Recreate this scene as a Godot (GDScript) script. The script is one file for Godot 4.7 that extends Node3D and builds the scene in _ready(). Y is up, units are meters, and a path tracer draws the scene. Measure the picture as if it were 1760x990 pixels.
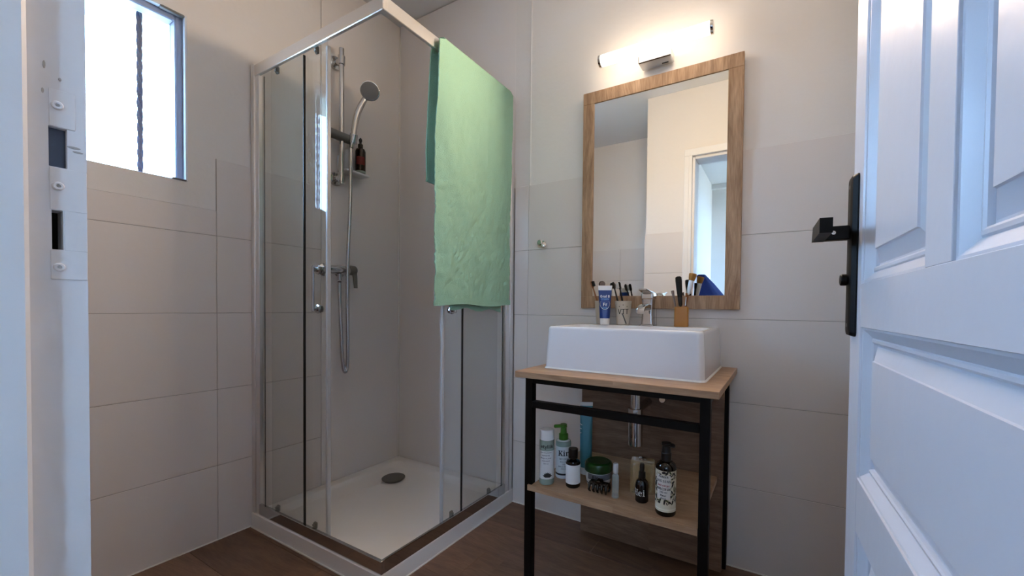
extends Node3D
# A small bathroom seen from its doorway. x runs along the mirror wall, y is up, z comes towards the camera. Metres.

var M := {}                      # materials by name
var names := {}
var rng := RandomNumberGenerator.new()

func _ready() -> void:
	rng.seed = 7
	# ---------- camera ----------
	var cam := Camera3D.new()
	cam.name = "camera"
	add_child(cam)
	cam.transform = Transform3D(Basis(Vector3.UP, 0.5158) * Basis(Vector3.RIGHT, -0.0193) * Basis(Vector3.BACK, 0.0106), Vector3(1.914, 0.9315, 1.6045))
	var f := 701.6
	cam.near = 0.05
	cam.far = 60.0
	cam.set_frustum(990.0 / f * 0.05, Vector2((880.0 - 943.24) / f, (541.6 - 495.0) / f) * 0.05, 0.05, 60.0)
	cam.current = true
	# ---------- sky and exposure ----------
	var we := WorldEnvironment.new()
	we.name = "world_environment"
	var env := Environment.new()
	var sky := Sky.new()
	var sm := ProceduralSkyMaterial.new()
	sm.sky_top_color = Color(0.60, 0.79, 1.0)
	sm.sky_horizon_color = Color(0.70, 0.85, 1.0)
	sm.ground_horizon_color = Color(0.58, 0.68, 0.80)
	sm.ground_bottom_color = Color(0.45, 0.48, 0.48)
	sky.sky_material = sm
	env.background_mode = Environment.BG_SKY
	env.sky = sky
	env.background_energy_multiplier = 33.0
	env.tonemap_mode = Environment.TONE_MAPPER_LINEAR
	env.tonemap_exposure = 1.5
	env.sdfgi_enabled = true
	env.ssao_enabled = true
	env.ssil_enabled = true
	we.environment = env
	add_child(we)
	make_materials()
	# ---------- the room ----------
	build_shell()
	build_window()
	build_hall()
	build_door()
	build_shower()
	build_mirror()
	build_lamp()
	build_vanity()
	build_basin()
	build_towel()
	build_shower_fittings()
	build_shelf_bottles()
	build_basin_things()
	build_hook()

# ====================================================================== helpers: nodes
func numbered(n: String) -> String:
	if not names.has(n):
		names[n] = 0
		return n
	names[n] += 1
	return "%s_%03d" % [n, names[n]]

func thing(n: String, label: String, category: String, at := Vector3.ZERO, group := "") -> Node3D:
	var o := Node3D.new()
	o.name = numbered(n)
	add_child(o)
	o.position = at
	tag(o, label, category, group)
	return o

func tag(o: Node3D, label: String, category: String, group := "") -> Node3D:
	o.set_meta("label", label)
	o.set_meta("category", category)
	if group:
		o.set_meta("group", group)
	return o

func structure(n: String, label: String, category: String, at := Vector3.ZERO) -> Node3D:
	var o := thing(n, label, category, at)
	o.set_meta("kind", "structure")
	return o

func part(p: Node, n: String, mesh: Mesh, mat: Material, at := Transform3D(), label := "") -> MeshInstance3D:
	var o := MeshInstance3D.new()
	o.name = n
	o.mesh = mesh
	o.material_override = mat
	o.transform = at
	if label:
		o.set_meta("label", label)
	p.add_child(o, true)
	return o

func at(x: float, y: float, z: float) -> Transform3D:
	return Transform3D(Basis(), Vector3(x, y, z))

func turn(p: Vector3, rx := 0.0, ry := 0.0, rz := 0.0) -> Transform3D:
	return Transform3D(Basis(Vector3.UP, deg_to_rad(ry)) * Basis(Vector3.RIGHT, deg_to_rad(rx)) * Basis(Vector3.BACK, deg_to_rad(rz)), p)

# ====================================================================== helpers: meshes
# Triangles are plain lists of corners; mk() gives them normals (area weighted, split at sharp edges) and winds them outwards.
func mk(t: PackedVector3Array, split := 40.0, uv := PackedVector2Array(), closed := true) -> ArrayMesh:
	var n := t.size() / 3
	if closed:
		var vol := 0.0
		for i in n:
			vol += t[i * 3].dot(t[i * 3 + 1].cross(t[i * 3 + 2]))
		if vol > 0.0:
			for i in n:
				var a := t[i * 3 + 1]
				t[i * 3 + 1] = t[i * 3 + 2]
				t[i * 3 + 2] = a
				if uv.size():
					var b := uv[i * 3 + 1]
					uv[i * 3 + 1] = uv[i * 3 + 2]
					uv[i * 3 + 2] = b
	var fn := PackedVector3Array()
	var at_corner := {}
	for i in n:
		var nn := (t[i * 3 + 2] - t[i * 3]).cross(t[i * 3 + 1] - t[i * 3])
		fn.append(nn)
		for k in 3:
			var key := Vector3i((t[i * 3 + k] * 50000.0).round())
			if not at_corner.has(key):
				at_corner[key] = []
			at_corner[key].append(i)
	var lim := cos(deg_to_rad(split))
	var normals := PackedVector3Array()
	normals.resize(t.size())
	for i in n:
		var own := fn[i].normalized()
		for k in 3:
			var sum := Vector3.ZERO
			for j in at_corner[Vector3i((t[i * 3 + k] * 50000.0).round())]:
				if fn[j].normalized().dot(own) >= lim:
					sum += fn[j]
			normals[i * 3 + k] = sum.normalized() if sum.length() > 0.0 else Vector3.UP
	var arr := []
	arr.resize(Mesh.ARRAY_MAX)
	arr[Mesh.ARRAY_VERTEX] = t
	arr[Mesh.ARRAY_NORMAL] = normals
	if uv.size() == t.size():
		arr[Mesh.ARRAY_TEX_UV] = uv
	var m := ArrayMesh.new()
	m.add_surface_from_arrays(Mesh.PRIMITIVE_TRIANGLES, arr)
	return m

func moved(t: PackedVector3Array, x: Transform3D) -> PackedVector3Array:
	return x * t

# each part of a joined mesh is wound outwards on its own
func outward(t: PackedVector3Array) -> PackedVector3Array:
	var vol := 0.0
	for i in t.size() / 3:
		vol += t[i * 3].dot(t[i * 3 + 1].cross(t[i * 3 + 2]))
	if vol > 0.0:
		for i in t.size() / 3:
			var a := t[i * 3 + 1]
			t[i * 3 + 1] = t[i * 3 + 2]
			t[i * 3 + 2] = a
	return t

func join(list: Array, split := 40.0) -> ArrayMesh:
	var all := PackedVector3Array()
	for t in list:
		all.append_array(outward(t))
	return mk(all, split, PackedVector2Array(), false)

func loft(rings: Array, cap0 := true, cap1 := true) -> PackedVector3Array:
	var t := PackedVector3Array()
	var n: int = rings[0].size()
	for i in rings.size() - 1:
		var a: PackedVector3Array = rings[i]
		var b: PackedVector3Array = rings[i + 1]
		for k in n:
			var k2 := (k + 1) % n
			t.append_array([a[k], a[k2], b[k], a[k2], b[k2], b[k]])
	if cap0:
		cap(t, rings[0], true)
	if cap1:
		cap(t, rings[-1], false)
	return t

func cap(t: PackedVector3Array, r: PackedVector3Array, flip: bool) -> void:
	var c := Vector3.ZERO
	for p in r:
		c += p
	c /= r.size()
	for k in r.size():
		var k2 := (k + 1) % r.size()
		if flip:
			t.append_array([c, r[k2], r[k]])
		else:
			t.append_array([c, r[k], r[k2]])

# a closed torus-like loft (last ring joins the first)
func rect_ring(hx: float, hz: float, y: float, r := 0.0, seg := 4) -> PackedVector3Array:
	var p := PackedVector3Array()
	r = maxf(r, 0.00005)
	for c in 4:
		var cx: float = (hx - r) * [1, -1, -1, 1][c]
		var cz: float = (hz - r) * [1, 1, -1, -1][c]
		for k in seg + 1:
			var a := PI / 2.0 * (c + float(k) / seg)
			p.append(Vector3(cx + r * cos(a), y, cz + r * sin(a)))
	return p

func circle(r: float, y: float, n := 24) -> PackedVector3Array:
	var p := PackedVector3Array()
	for k in n:
		var a := TAU * k / n
		p.append(Vector3(r * cos(a), y, r * sin(a)))
	return p

func lathe(prof: Array, n := 24) -> PackedVector3Array:
	var rings := []
	for p in prof:
		rings.append(circle(maxf(p[0], 0.0001), p[1], n))
	return loft(rings)

# bevelled box between two corners
func box(a: Vector3, b: Vector3, c := 0.0015) -> PackedVector3Array:
	var m := (a + b) / 2.0
	var h := (b - a).abs() / 2.0
	c = minf(c, minf(h.x, minf(h.y, h.z)) * 0.9)
	var rings := [rect_ring(h.x - c, h.z - c, -h.y, c, 1), rect_ring(h.x, h.z, -h.y + c, c, 1), rect_ring(h.x, h.z, h.y - c, c, 1), rect_ring(h.x - c, h.z - c, h.y, c, 1)]
	return moved(loft(rings), Transform3D(Basis(), m))

func block(a: Vector3, b: Vector3, c := 0.0015) -> ArrayMesh:
	return mk(box(a, b, c), 30.0)

# plain box, 12 triangles
func plain(a: Vector3, b: Vector3) -> PackedVector3Array:
	var p := [Vector3(a.x, a.y, a.z), Vector3(b.x, a.y, a.z), Vector3(b.x, a.y, b.z), Vector3(a.x, a.y, b.z)]
	var q := []
	for v in p:
		q.append(Vector3(v.x, b.y, v.z))
	return loft([PackedVector3Array(p), PackedVector3Array(q)])

func tube(pts: Array, r, n := 12) -> PackedVector3Array:
	var rings := []
	var up := Vector3(0.13, 0.31, 0.94).normalized()
	var side := Vector3.ZERO
	for i in pts.size():
		var d: Vector3 = (pts[mini(i + 1, pts.size() - 1)] - pts[maxi(i - 1, 0)]).normalized()
		if i == 0:
			side = d.cross(up).normalized()
		side = (side - d * side.dot(d)).normalized()
		var o := d.cross(side)
		var rr: float = r[i] if r is Array else r
		var ring := PackedVector3Array()
		for k in n:
			var a := TAU * k / n
			ring.append(pts[i] + (side * cos(a) + o * sin(a)) * rr)
		rings.append(ring)
	return loft(rings)

func smooth_path(pts: Array, per := 8) -> Array:
	var out := []
	for i in pts.size() - 1:
		var p0: Vector3 = pts[maxi(i - 1, 0)]
		var p3: Vector3 = pts[mini(i + 2, pts.size() - 1)]
		for k in per:
			out.append(pts[i].cubic_interpolate(pts[i + 1], p0, p3, float(k) / per))
	out.append(pts[-1])
	return out

# a prism: outline in x,y pushed along z from z0 to z1
func prism(poly: PackedVector2Array, z0: float, z1: float) -> PackedVector3Array:
	var t := PackedVector3Array()
	var n := poly.size()
	var idx := Geometry2D.triangulate_polygon(poly)
	for k in range(0, idx.size(), 3):
		var a := poly[idx[k]]
		var b := poly[idx[k + 1]]
		var c := poly[idx[k + 2]]
		t.append_array([Vector3(a.x, a.y, z0), Vector3(b.x, b.y, z0), Vector3(c.x, c.y, z0), Vector3(a.x, a.y, z1), Vector3(c.x, c.y, z1), Vector3(b.x, b.y, z1)])
	var cw := Geometry2D.is_polygon_clockwise(poly)
	var tri_cw := Geometry2D.is_polygon_clockwise(PackedVector2Array([poly[idx[0]], poly[idx[1]], poly[idx[2]]]))
	for k in n:
		var a := poly[k]
		var b := poly[(k + 1) % n]
		if cw == tri_cw:
			t.append_array([Vector3(a.x, a.y, z0), Vector3(b.x, b.y, z1), Vector3(b.x, b.y, z0), Vector3(a.x, a.y, z0), Vector3(a.x, a.y, z1), Vector3(b.x, b.y, z1)])
		else:
			t.append_array([Vector3(a.x, a.y, z0), Vector3(b.x, b.y, z0), Vector3(b.x, b.y, z1), Vector3(a.x, a.y, z0), Vector3(b.x, b.y, z1), Vector3(a.x, a.y, z1)])
	return t

# a cloth: a grid of points [row][column] with a thickness
func sheet(g: Array, th: float) -> ArrayMesh:
	var nr := g.size()
	var nc: int = g[0].size()
	var back := []
	for i in nr:
		var row := []
		for j in nc:
			var du: Vector3 = g[mini(i + 1, nr - 1)][j] - g[maxi(i - 1, 0)][j]
			var dv: Vector3 = g[i][mini(j + 1, nc - 1)] - g[i][maxi(j - 1, 0)]
			row.append(g[i][j] + du.cross(dv).normalized() * th)
		back.append(row)
	var t := PackedVector3Array()
	for i in nr - 1:
		for j in nc - 1:
			t.append_array([g[i][j], g[i + 1][j], g[i][j + 1], g[i + 1][j], g[i + 1][j + 1], g[i][j + 1]])
			t.append_array([back[i][j], back[i][j + 1], back[i + 1][j], back[i + 1][j], back[i][j + 1], back[i + 1][j + 1]])
	for i in nr - 1:
		for e in [0, nc - 1]:
			var q := [g[i][e], back[i][e], g[i + 1][e], g[i + 1][e], back[i][e], back[i + 1][e]]
			if e:
				q.reverse()
			t.append_array(q)
	for j in nc - 1:
		for e in [0, nr - 1]:
			var q := [g[e][j], g[e][j + 1], back[e][j], g[e][j + 1], back[e][j + 1], back[e][j]]
			if e:
				q.reverse()
			t.append_array(q)
	return mk(t, 70.0)

# lettering bent round a cylinder of radius r (0 = flat); its face looks along +z
func letters(text: String, height: float, r := 0.0, bold := false, depth := 0.0006, serif := false) -> ArrayMesh:
	var font := SystemFont.new()
	font.font_names = PackedStringArray(["Droid Serif" if serif else "Droid Sans"])
	if bold:
		font.font_weight = 700
	var tm := TextMesh.new()
	tm.text = text
	tm.font = font
	tm.font_size = 32
	tm.pixel_size = height / 24.0
	tm.depth = depth
	tm.curve_step = 4.0
	var arr := tm.surface_get_arrays(0)
	var v: PackedVector3Array = arr[Mesh.ARRAY_VERTEX]
	var ix = arr[Mesh.ARRAY_INDEX]
	var t := PackedVector3Array()
	var list := []
	if ix != null and ix.size():
		for i in ix:
			list.append(v[i])
	else:
		list = Array(v)
	for p in list:
		if r > 0.0:
			var a: float = p.x / r
			p = Vector3(sin(a) * (r + p.z), p.y, cos(a) * (r + p.z))
		t.append(p)
	return mk(t, 30.0, PackedVector2Array(), false)

# part of a cylinder wall, a label wrapped round a bottle; middle looks along +z
func label_wrap(r: float, y0: float, y1: float, half_deg: float, th := 0.0004) -> ArrayMesh:
	var t := PackedVector3Array()
	var uv := PackedVector2Array()
	var n := 20
	for k in n:
		var a0 := deg_to_rad(lerpf(-half_deg, half_deg, float(k) / n))
		var a1 := deg_to_rad(lerpf(-half_deg, half_deg, float(k + 1) / n))
		var p := [Vector3(sin(a0), 0, cos(a0)), Vector3(sin(a1), 0, cos(a1))]
		for s in 2:
			var q: float = r + (th if s == 0 else 0.0)
			var a: Vector3 = p[0] * q + Vector3(0, y0, 0)
			var b: Vector3 = p[1] * q + Vector3(0, y0, 0)
			var c: Vector3 = p[1] * q + Vector3(0, y1, 0)
			var d: Vector3 = p[0] * q + Vector3(0, y1, 0)
			var u0 := float(k) / n
			var u1 := float(k + 1) / n
			if s == 0:
				t.append_array([a, c, b, a, d, c])
				uv.append_array([Vector2(u0, 1), Vector2(u1, 0), Vector2(u1, 1), Vector2(u0, 1), Vector2(u0, 0), Vector2(u1, 0)])
			else:
				t.append_array([a, b, c, a, c, d])
				uv.append_array([Vector2(u0, 1), Vector2(u1, 1), Vector2(u1, 0), Vector2(u0, 1), Vector2(u1, 0), Vector2(u0, 0)])
	return mk(t, 60.0, uv, false)

# ====================================================================== materials
func mat(n: String, c: Color, rough := 0.5, metal := 0.0) -> StandardMaterial3D:
	var m := StandardMaterial3D.new()
	m.resource_name = n
	m.albedo_color = c
	m.roughness = rough
	m.metallic = metal
	M[n] = m
	return m

func glass(n: String, c: Color, a: float) -> StandardMaterial3D:
	var m := mat(n, Color(c, a), 0.0)
	m.transparency = BaseMaterial3D.TRANSPARENCY_ALPHA
	return m

func noise(sd: int, fr: float, oct := 4) -> FastNoiseLite:
	var n := FastNoiseLite.new()
	n.seed = sd
	n.frequency = fr
	n.fractal_octaves = oct
	n.noise_type = FastNoiseLite.TYPE_SIMPLEX_SMOOTH
	return n

# grain running along u (or v)
func wood_image(sd: int, light: Color, dark: Color, contrast: float, along_v: bool) -> ImageTexture:
	var s := 512
	var im := Image.create(s, s, false, Image.FORMAT_RGB8)
	var a := noise(sd, 1.0, 3)
	var b := noise(sd + 1, 1.0, 2)
	var w := noise(sd + 2, 1.0, 2)
	for y in s:
		for x in s:
			var u := float(x) / s
			var v := float(y) / s
			if along_v:
				var q := u
				u = v
				v = q
			var bend := w.get_noise_2d(u * 1.5, v * 2.0) * 0.035
			var k := 0.5 + a.get_noise_2d(u * 3.0, (v + bend) * 26.0) * 0.55 + b.get_noise_2d(u * 14.0, (v + bend) * 190.0) * 0.42
			var ring := 0.5 + 0.5 * sin((v + bend) * 150.0 + a.get_noise_2d(u * 2.0, v * 9.0) * 9.0)
			k = clampf(0.5 + (k - 0.5) * contrast + (ring - 0.5) * 0.16 * contrast, 0.0, 1.0)
			im.set_pixel(x, y, dark.lerp(light, k))
	return ImageTexture.create_from_image(im)

func wood(n: String, tex: Texture2D, tint := Color.WHITE, rough := 0.5) -> StandardMaterial3D:
	var m := mat(n, tint, rough)
	m.albedo_texture = tex
	m.uv1_triplanar = true
	m.uv1_offset = Vector3(0.5, 0.5, 0.5)
	return m

func bumpy(m: StandardMaterial3D, sd: int, fr: float, strength: float, scale: float) -> void:
	var t := NoiseTexture2D.new()
	t.width = 256
	t.height = 256
	t.seamless = true
	t.noise = noise(sd, fr, 4)
	t.as_normal_map = true
	t.bump_strength = 4.0
	m.normal_enabled = true
	m.normal_texture = t
	m.normal_scale = strength
	m.uv1_triplanar = true
	m.uv1_scale = Vector3.ONE * scale

func make_materials() -> void:
	var m := mat("wall_paint", Color(0.86, 0.845, 0.83), 0.75)
	bumpy(m, 3, 0.03, 0.08, 3.0)
	mat("ceiling_paint", Color(0.85, 0.85, 0.85), 0.8)
	m = mat("tile_glaze", Color(0.835, 0.81, 0.795), 0.28)
	m.metallic_specular = 0.45
	bumpy(m, 5, 0.02, 0.05, 2.0)
	mat("shower_panel_glaze", Color(0.87, 0.85, 0.835), 0.35)
	mat("grout", Color(0.66, 0.64, 0.62), 0.9)
	mat("silicone", Color(0.88, 0.87, 0.85), 0.4)
	m = mat("door_paint", Color(0.82, 0.84, 0.885), 0.32)
	bumpy(m, 8, 0.015, 0.10, 2.5)
	m = mat("frame_paint", Color(0.87, 0.87, 0.875), 0.4)
	bumpy(m, 9, 0.02, 0.18, 3.0)
	mat("chipped", Color(0.66, 0.65, 0.64), 0.7)
	mat("latch_metal", Color(0.30, 0.32, 0.36), 0.35, 0.7)
	mat("hole_black", Color(0.015, 0.015, 0.015), 0.9)
	mat("window_frame_paint", Color(0.58, 0.63, 0.72), 0.4)
	mat("window_trim_light", Color(0.85, 0.87, 0.9), 0.4)
	mat("reveal_render", Color(0.88, 0.92, 0.92), 0.8)
	mat("iron_paint", Color(0.04, 0.07, 0.16), 0.9).metallic_specular = 0.1
	mat("chrome", Color(0.74, 0.745, 0.75), 0.07, 1.0)
	mat("brushed_aluminium", Color(0.90, 0.89, 0.88), 0.30, 1.0)
	mat("satin_grey", Color(0.43, 0.43, 0.42), 0.4, 0.3)
	mat("seal_black", Color(0.03, 0.035, 0.04), 0.5)
	mat("seal_clear", Color(0.72, 0.73, 0.74), 0.3)
	mat("black_metal", Color(0.012, 0.011, 0.012), 0.5).metallic_specular = 0.3
	mat("black_plastic", Color(0.02, 0.02, 0.022), 0.35)
	m = mat("ceramic", Color(0.85, 0.85, 0.865), 0.10)
	m.clearcoat_enabled = true
	m.clearcoat = 0.5
	m.clearcoat_roughness = 0.05
	mat("tray_acrylic", Color(0.90, 0.89, 0.88), 0.3)
	mat("mirror_silver", Color(0.93, 0.945, 0.94), 0.0, 1.0)
	glass("shower_glass", Color(0.42, 0.50, 0.46), 0.07).metallic_specular = 0.34
	glass("window_glass", Color(0.8, 0.9, 0.9), 0.03)
	glass("clear_plastic", Color(0.75, 0.82, 0.80), 0.25)
	glass("clear_glass", Color(0.85, 0.88, 0.87), 0.10)
	glass("flacon_tint", Color(0.80, 0.70, 0.50), 0.30)
	glass("gold_liquid", Color(0.70, 0.55, 0.30), 0.35)
	var oak := Color(0.73, 0.605, 0.485)
	wood("oak_upright", wood_image(11, oak, Color(0.50, 0.385, 0.285), 0.85, true), Color.WHITE, 0.5)
	wood("oak_flat", wood_image(21, Color(0.73, 0.60, 0.475), Color(0.55, 0.42, 0.31), 0.7, false), Color.WHITE, 0.45)
	wood("oak_panel", wood_image(31, Color(0.52, 0.42, 0.34), Color(0.36, 0.27, 0.21), 0.8, false), Color.WHITE, 0.55)
	var ft := wood_image(41, Color(0.53, 0.41, 0.33), Color(0.40, 0.295, 0.23), 0.8, false)
	for k in 3:
		wood("floor_plank_%d" % k, ft, Color.WHITE * [0.92, 1.0, 0.86][k], 0.42)
		M["floor_plank_%d" % k].uv1_offset = Vector3(0.2 + 0.31 * k, 0.5, 0.17 + 0.27 * k)
	m = mat("towel_terry", Color(0.545, 0.70, 0.605), 0.95)
	bumpy(m, 14, 0.09, 0.9, 9.0)
	m.rim_enabled = true
	m.rim = 0.4
	m = mat("blue_cloth", Color(0.06, 0.16, 0.42), 0.9)
	mat("amber_plastic", Color(0.10, 0.025, 0.018), 0.12)
	mat("dark_brown_glass", Color(0.035, 0.022, 0.018), 0.08)
	mat("white_plastic", Color(0.85, 0.85, 0.85), 0.35)
	mat("label_white", Color(0.80, 0.80, 0.80), 0.6)
	mat("label_cream", Color(0.78, 0.74, 0.66), 0.6)
	mat("label_red", Color(0.40, 0.07, 0.06), 0.6)
	mat("ink_black", Color(0.03, 0.03, 0.03), 0.6)
	mat("ink_white", Color(0.85, 0.85, 0.85), 0.6)
	mat("ink_grey", Color(0.35, 0.36, 0.38), 0.6)
	mat("ink_red", Color(0.55, 0.12, 0.14), 0.6)
	mat("green_plastic", Color(0.22, 0.42, 0.10), 0.35)
	mat("dark_green_plastic", Color(0.045, 0.21, 0.05), 0.3)
	mat("sage_label", Color(0.50, 0.56, 0.52), 0.5)
	mat("teal_tube", Color(0.22, 0.44, 0.49), 0.4)
	mat("toothpaste_blue", Color(0.02, 0.18, 0.46), 0.35)
	mat("light_blue_ink", Color(0.45, 0.68, 0.90), 0.5)
	mat("beige_ceramic", Color(0.72, 0.68, 0.62), 0.35)
	m = mat("amber_holder", Color(0.62, 0.41, 0.09), 0.3)
	m.backlight_enabled = true
	m.backlight = Color(0.35, 0.2, 0.05)
	mat("bristle_black", Color(0.03, 0.028, 0.03), 0.9)
	mat("bristle_tan", Color(0.62, 0.44, 0.20), 0.9)
	mat("bristle_white", Color(0.75, 0.75, 0.75), 0.9)
	mat("bamboo", Color(0.52, 0.33, 0.18), 0.6)
	mat("dark_handle", Color(0.05, 0.035, 0.03), 0.4)
	mat("grey_handle", Color(0.45, 0.40, 0.38), 0.5)
	m = mat("lamp_glow", Color(1, 1, 1), 0.4)
	m.emission_enabled = true
	m.emission = Color(1.0, 0.95, 0.87)
	m.emission_energy_multiplier = 1.6
	# printed label of the large pump bottle: black leaves round a plain plaque
	m = mat("floral_label", Color.WHITE, 0.6)
	var im := Image.create(256, 256, false, Image.FORMAT_RGB8)
	im.fill(Color(0.80, 0.77, 0.68))
	var r := RandomNumberGenerator.new()
	r.seed = 5
	for k in 150:
		var c := Vector2(r.randf_range(6, 250), r.randf_range(6, 205))
		if absf(c.x - 118) < 62 and c.y > 28 and c.y < 172:
			continue
		var an := r.randf() * TAU
		var le := r.randf_range(9, 18)
		var col: Color = [Color(0.05, 0.05, 0.05), Color(0.05, 0.05, 0.05), Color(0.22, 0.26, 0.12), Color(0.66, 0.62, 0.52)][r.randi() % 4]
		for py in range(int(c.y - le), int(c.y + le)):
			for px in range(int(c.x - le), int(c.x + le)):
				if px < 0 or py < 0 or px > 255 or py > 255:
					continue
				var d := (Vector2(px, py) - c).rotated(-an)
				if (d.x / le) ** 2 + (d.y / (le * 0.42)) ** 2 < 1.0:
					im.set_pixel(px, py, col)
	im.fill_rect(Rect2i(58, 26, 122, 150), Color(0.82, 0.80, 0.78))
	im.fill_rect(Rect2i(0, 238, 256, 4), Color(0.90, 0.88, 0.82))
	m.albedo_texture = ImageTexture.create_from_image(im)

# ====================================================================== the room shell
const CEIL := 2.52

# tiles laid on a wall plane: list of [u0, u1, y0, y1]; the plane maps (u, y) to the wall
func tiles(wall: Node3D, rects: Array, basis: Basis, origin: Vector3) -> void:
	var made := {}
	for q in rects:
		var w: float = q[1] - q[0] - 0.0018
		var h: float = q[3] - q[2] - 0.0018
		var key := "%.4f %.4f" % [w, h]
		if not made.has(key):
			made[key] = mk(box(Vector3(-w / 2, -h / 2, -0.004), Vector3(w / 2, h / 2, 0.0), 0.0012), 20.0)
		part(wall, "tile", made[key], M.tile_glaze, Transform3D(basis, origin + basis * Vector3((q[0] + q[1]) / 2, (q[2] + q[3]) / 2, 0)))

func build_shell() -> void:
	var S := [0.0, 0.295, 0.595, 0.895, 1.195, 1.495]
	# --- wall with the mirror (z = 0) ---
	var wb := structure("wall_back", "white painted wall over pale grey tiles behind mirror and basin stand", "wall")
	part(wb, "masonry", join([plain(Vector3(-0.35, -0.1, -0.3), Vector3(2.5, CEIL + 0.1, -0.026)), plain(Vector3(0.891, 0, -0.026), Vector3(2.5, CEIL, -0.010)), plain(Vector3(0.8001, 1.4955, -0.026), Vector3(0.8894, CEIL, -0.018))]), M.wall_paint)
	part(wb, "grout", join([plain(Vector3(0.8140, 0.0, -0.026), Vector3(2.5, 1.494, -0.0016))]), M.grout)
	var rb := []
	for k in 5:
		rb.append([0.8145, 0.8905, S[k], S[k + 1]])
		rb.append([0.8905, 1.4905, S[k], S[k + 1]])
		rb.append([1.4905, 2.15, S[k], S[k + 1]])
	tiles(wb, rb, Basis(), Vector3.ZERO)
	part(wb, "corner_bead", block(Vector3(0.8895, 1.4955, -0.026), Vector3(0.8945, 2.5, -0.0085), 0.001), M.silicone)
	part(wb, "shower_panel", block(Vector3(0.004, 0.04, -0.0255), Vector3(0.800, 2.515, -0.018), 0.0003), M.shower_panel_glaze)
	# --- wall with the window (x = 0) ---
	var wa := structure("wall_left", "window wall, white paint above large pale beige-grey tiles", "wall")
	var lst := []
	var z0 := 0.944
	var z1 := 1.40
	var y0 := 1.381
	var y1 := 1.985
	lst.append(plain(Vector3(-0.32, -0.1, -0.026), Vector3(-0.007, CEIL + 0.1, z0)))
	lst.append(plain(Vector3(-0.32, -0.1, z1), Vector3(-0.007, CEIL + 0.1, 2.4)))
	lst.append(plain(Vector3(-0.32, -0.1, z0), Vector3(-0.007, y0, z1)))
	lst.append(plain(Vector3(-0.32, y1, z0), Vector3(-0.007, CEIL + 0.1, z1)))
	part(wa, "masonry", join(lst), M.wall_paint)
	part(wa, "grout", join([plain(Vector3(-0.007, 0, 0.44), Vector3(-0.0016, 1.494, 0.857)), plain(Vector3(-0.007, 0, 0.857), Vector3(-0.0016, 1.292, 2.2))]), M.grout)
	var ra := []
	for k in 5:
		ra.append([-0.857, -0.441, S[k], S[k + 1]])
	for k in 4:
		ra.append([-1.457, -0.857, S[k], S[k + 1]])
		ra.append([-2.057, -1.457, S[k], S[k + 1]])
	ra.append([-1.457, -0.857, 1.195, 1.293])
	tiles(wa, ra, Basis(Vector3.UP, PI / 2), Vector3.ZERO)
	part(wa, "window_surround", join([plain(Vector3(-0.007, 1.293, 0.858), Vector3(-0.0025, y0, 1.50)), plain(Vector3(-0.007, y0, 0.858), Vector3(-0.0025, CEIL, z0)), plain(Vector3(-0.007, y1, z0), Vector3(-0.0025, CEIL, z1)), plain(Vector3(-0.007, y0, z1), Vector3(-0.0025, CEIL, 1.50))]), M.wall_paint)
	part(wa, "shower_panel", block(Vector3(-0.006, 0.04, -0.018), Vector3(0.0, 2.515, 0.439), 0.001), M.shower_panel_glaze)
	part(wa, "corner_strip", block(Vector3(-0.001, 0.05, -0.020), Vector3(0.006, 2.45, -0.011), 0.001), M.silicone)
	# --- wall with the door (z = 1.5), seen in the mirror ---
	var wc := structure("wall_front", "white wall with half-height tiles round the doorway, seen in the mirror", "wall")
	part(wc, "masonry", join([plain(Vector3(1.01, 0, 1.515), Vector3(1.30, CEIL, 1.66)), plain(Vector3(1.30, 2.06, 1.515), Vector3(2.10, CEIL, 1.66)), plain(Vector3(2.085, 0, 1.515), Vector3(2.5, CEIL, 1.66)), plain(Vector3(1.01, 0, 1.66), Vector3(1.13, CEIL, 2.35))]), M.wall_paint)
	part(wc, "grout", plain_mesh(Vector3(1.012, 0, 1.5026), Vector3(1.29, 1.494, 1.515)), M.grout)
	var rc := []
	for k in 5:
		rc.append([-1.29, -1.008, S[k], S[k + 1]])
	tiles(wc, rc, Basis(Vector3.UP, PI), Vector3(0, 0, 1.501))
	part(wc, "tile_edge_strip", block(Vector3(1.004, 0, 1.501), Vector3(1.0105, 1.494, 2.2), 0.001), M.tile_glaze)
	# alcove behind, seen at the left of the mirror
	var wd := structure("wall_alcove", "shaded tiled end wall of the alcove seen at left in the mirror", "wall")
	part(wd, "masonry", plain_mesh(Vector3(-0.32, -0.1, 2.21), Vector3(1.01, CEIL + 0.1, 2.4)), M.wall_paint)
	part(wd, "grout", plain_mesh(Vector3(0, 0, 2.2016), Vector3(1.01, 1.494, 2.21)), M.grout)
	var rd := []
	for k in 5:
		rd.append([-1.0, -0.56, S[k], S[k + 1]])
		rd.append([-0.56, 0.0, S[k], S[k + 1]])
	tiles(wd, rd, Basis(Vector3.UP, PI), Vector3(0, 0, 2.20))
	# --- wall behind the open door ---
	var wr := structure("wall_right", "white wall behind the open door", "wall")
	part(wr, "masonry", plain_mesh(Vector3(2.15, -0.1, -0.03), Vector3(2.5, CEIL + 0.1, 1.52)), M.wall_paint)
	# --- ceiling and floor ---
	var ce := structure("ceiling", "plain white ceiling above the shower", "ceiling")
	part(ce, "slab", plain_mesh(Vector3(-0.35, CEIL, -0.3), Vector3(2.5, CEIL + 0.2, 2.4)), M.ceiling_paint)
	var fl := structure("floor", "dark brown wood-look plank floor", "floor")
	part(fl, "screed", plain_mesh(Vector3(-0.32, -0.15, -0.03), Vector3(2.5, -0.006, 2.4)), M.hole_black)
	var z := 0.0
	var row := 0
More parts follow.
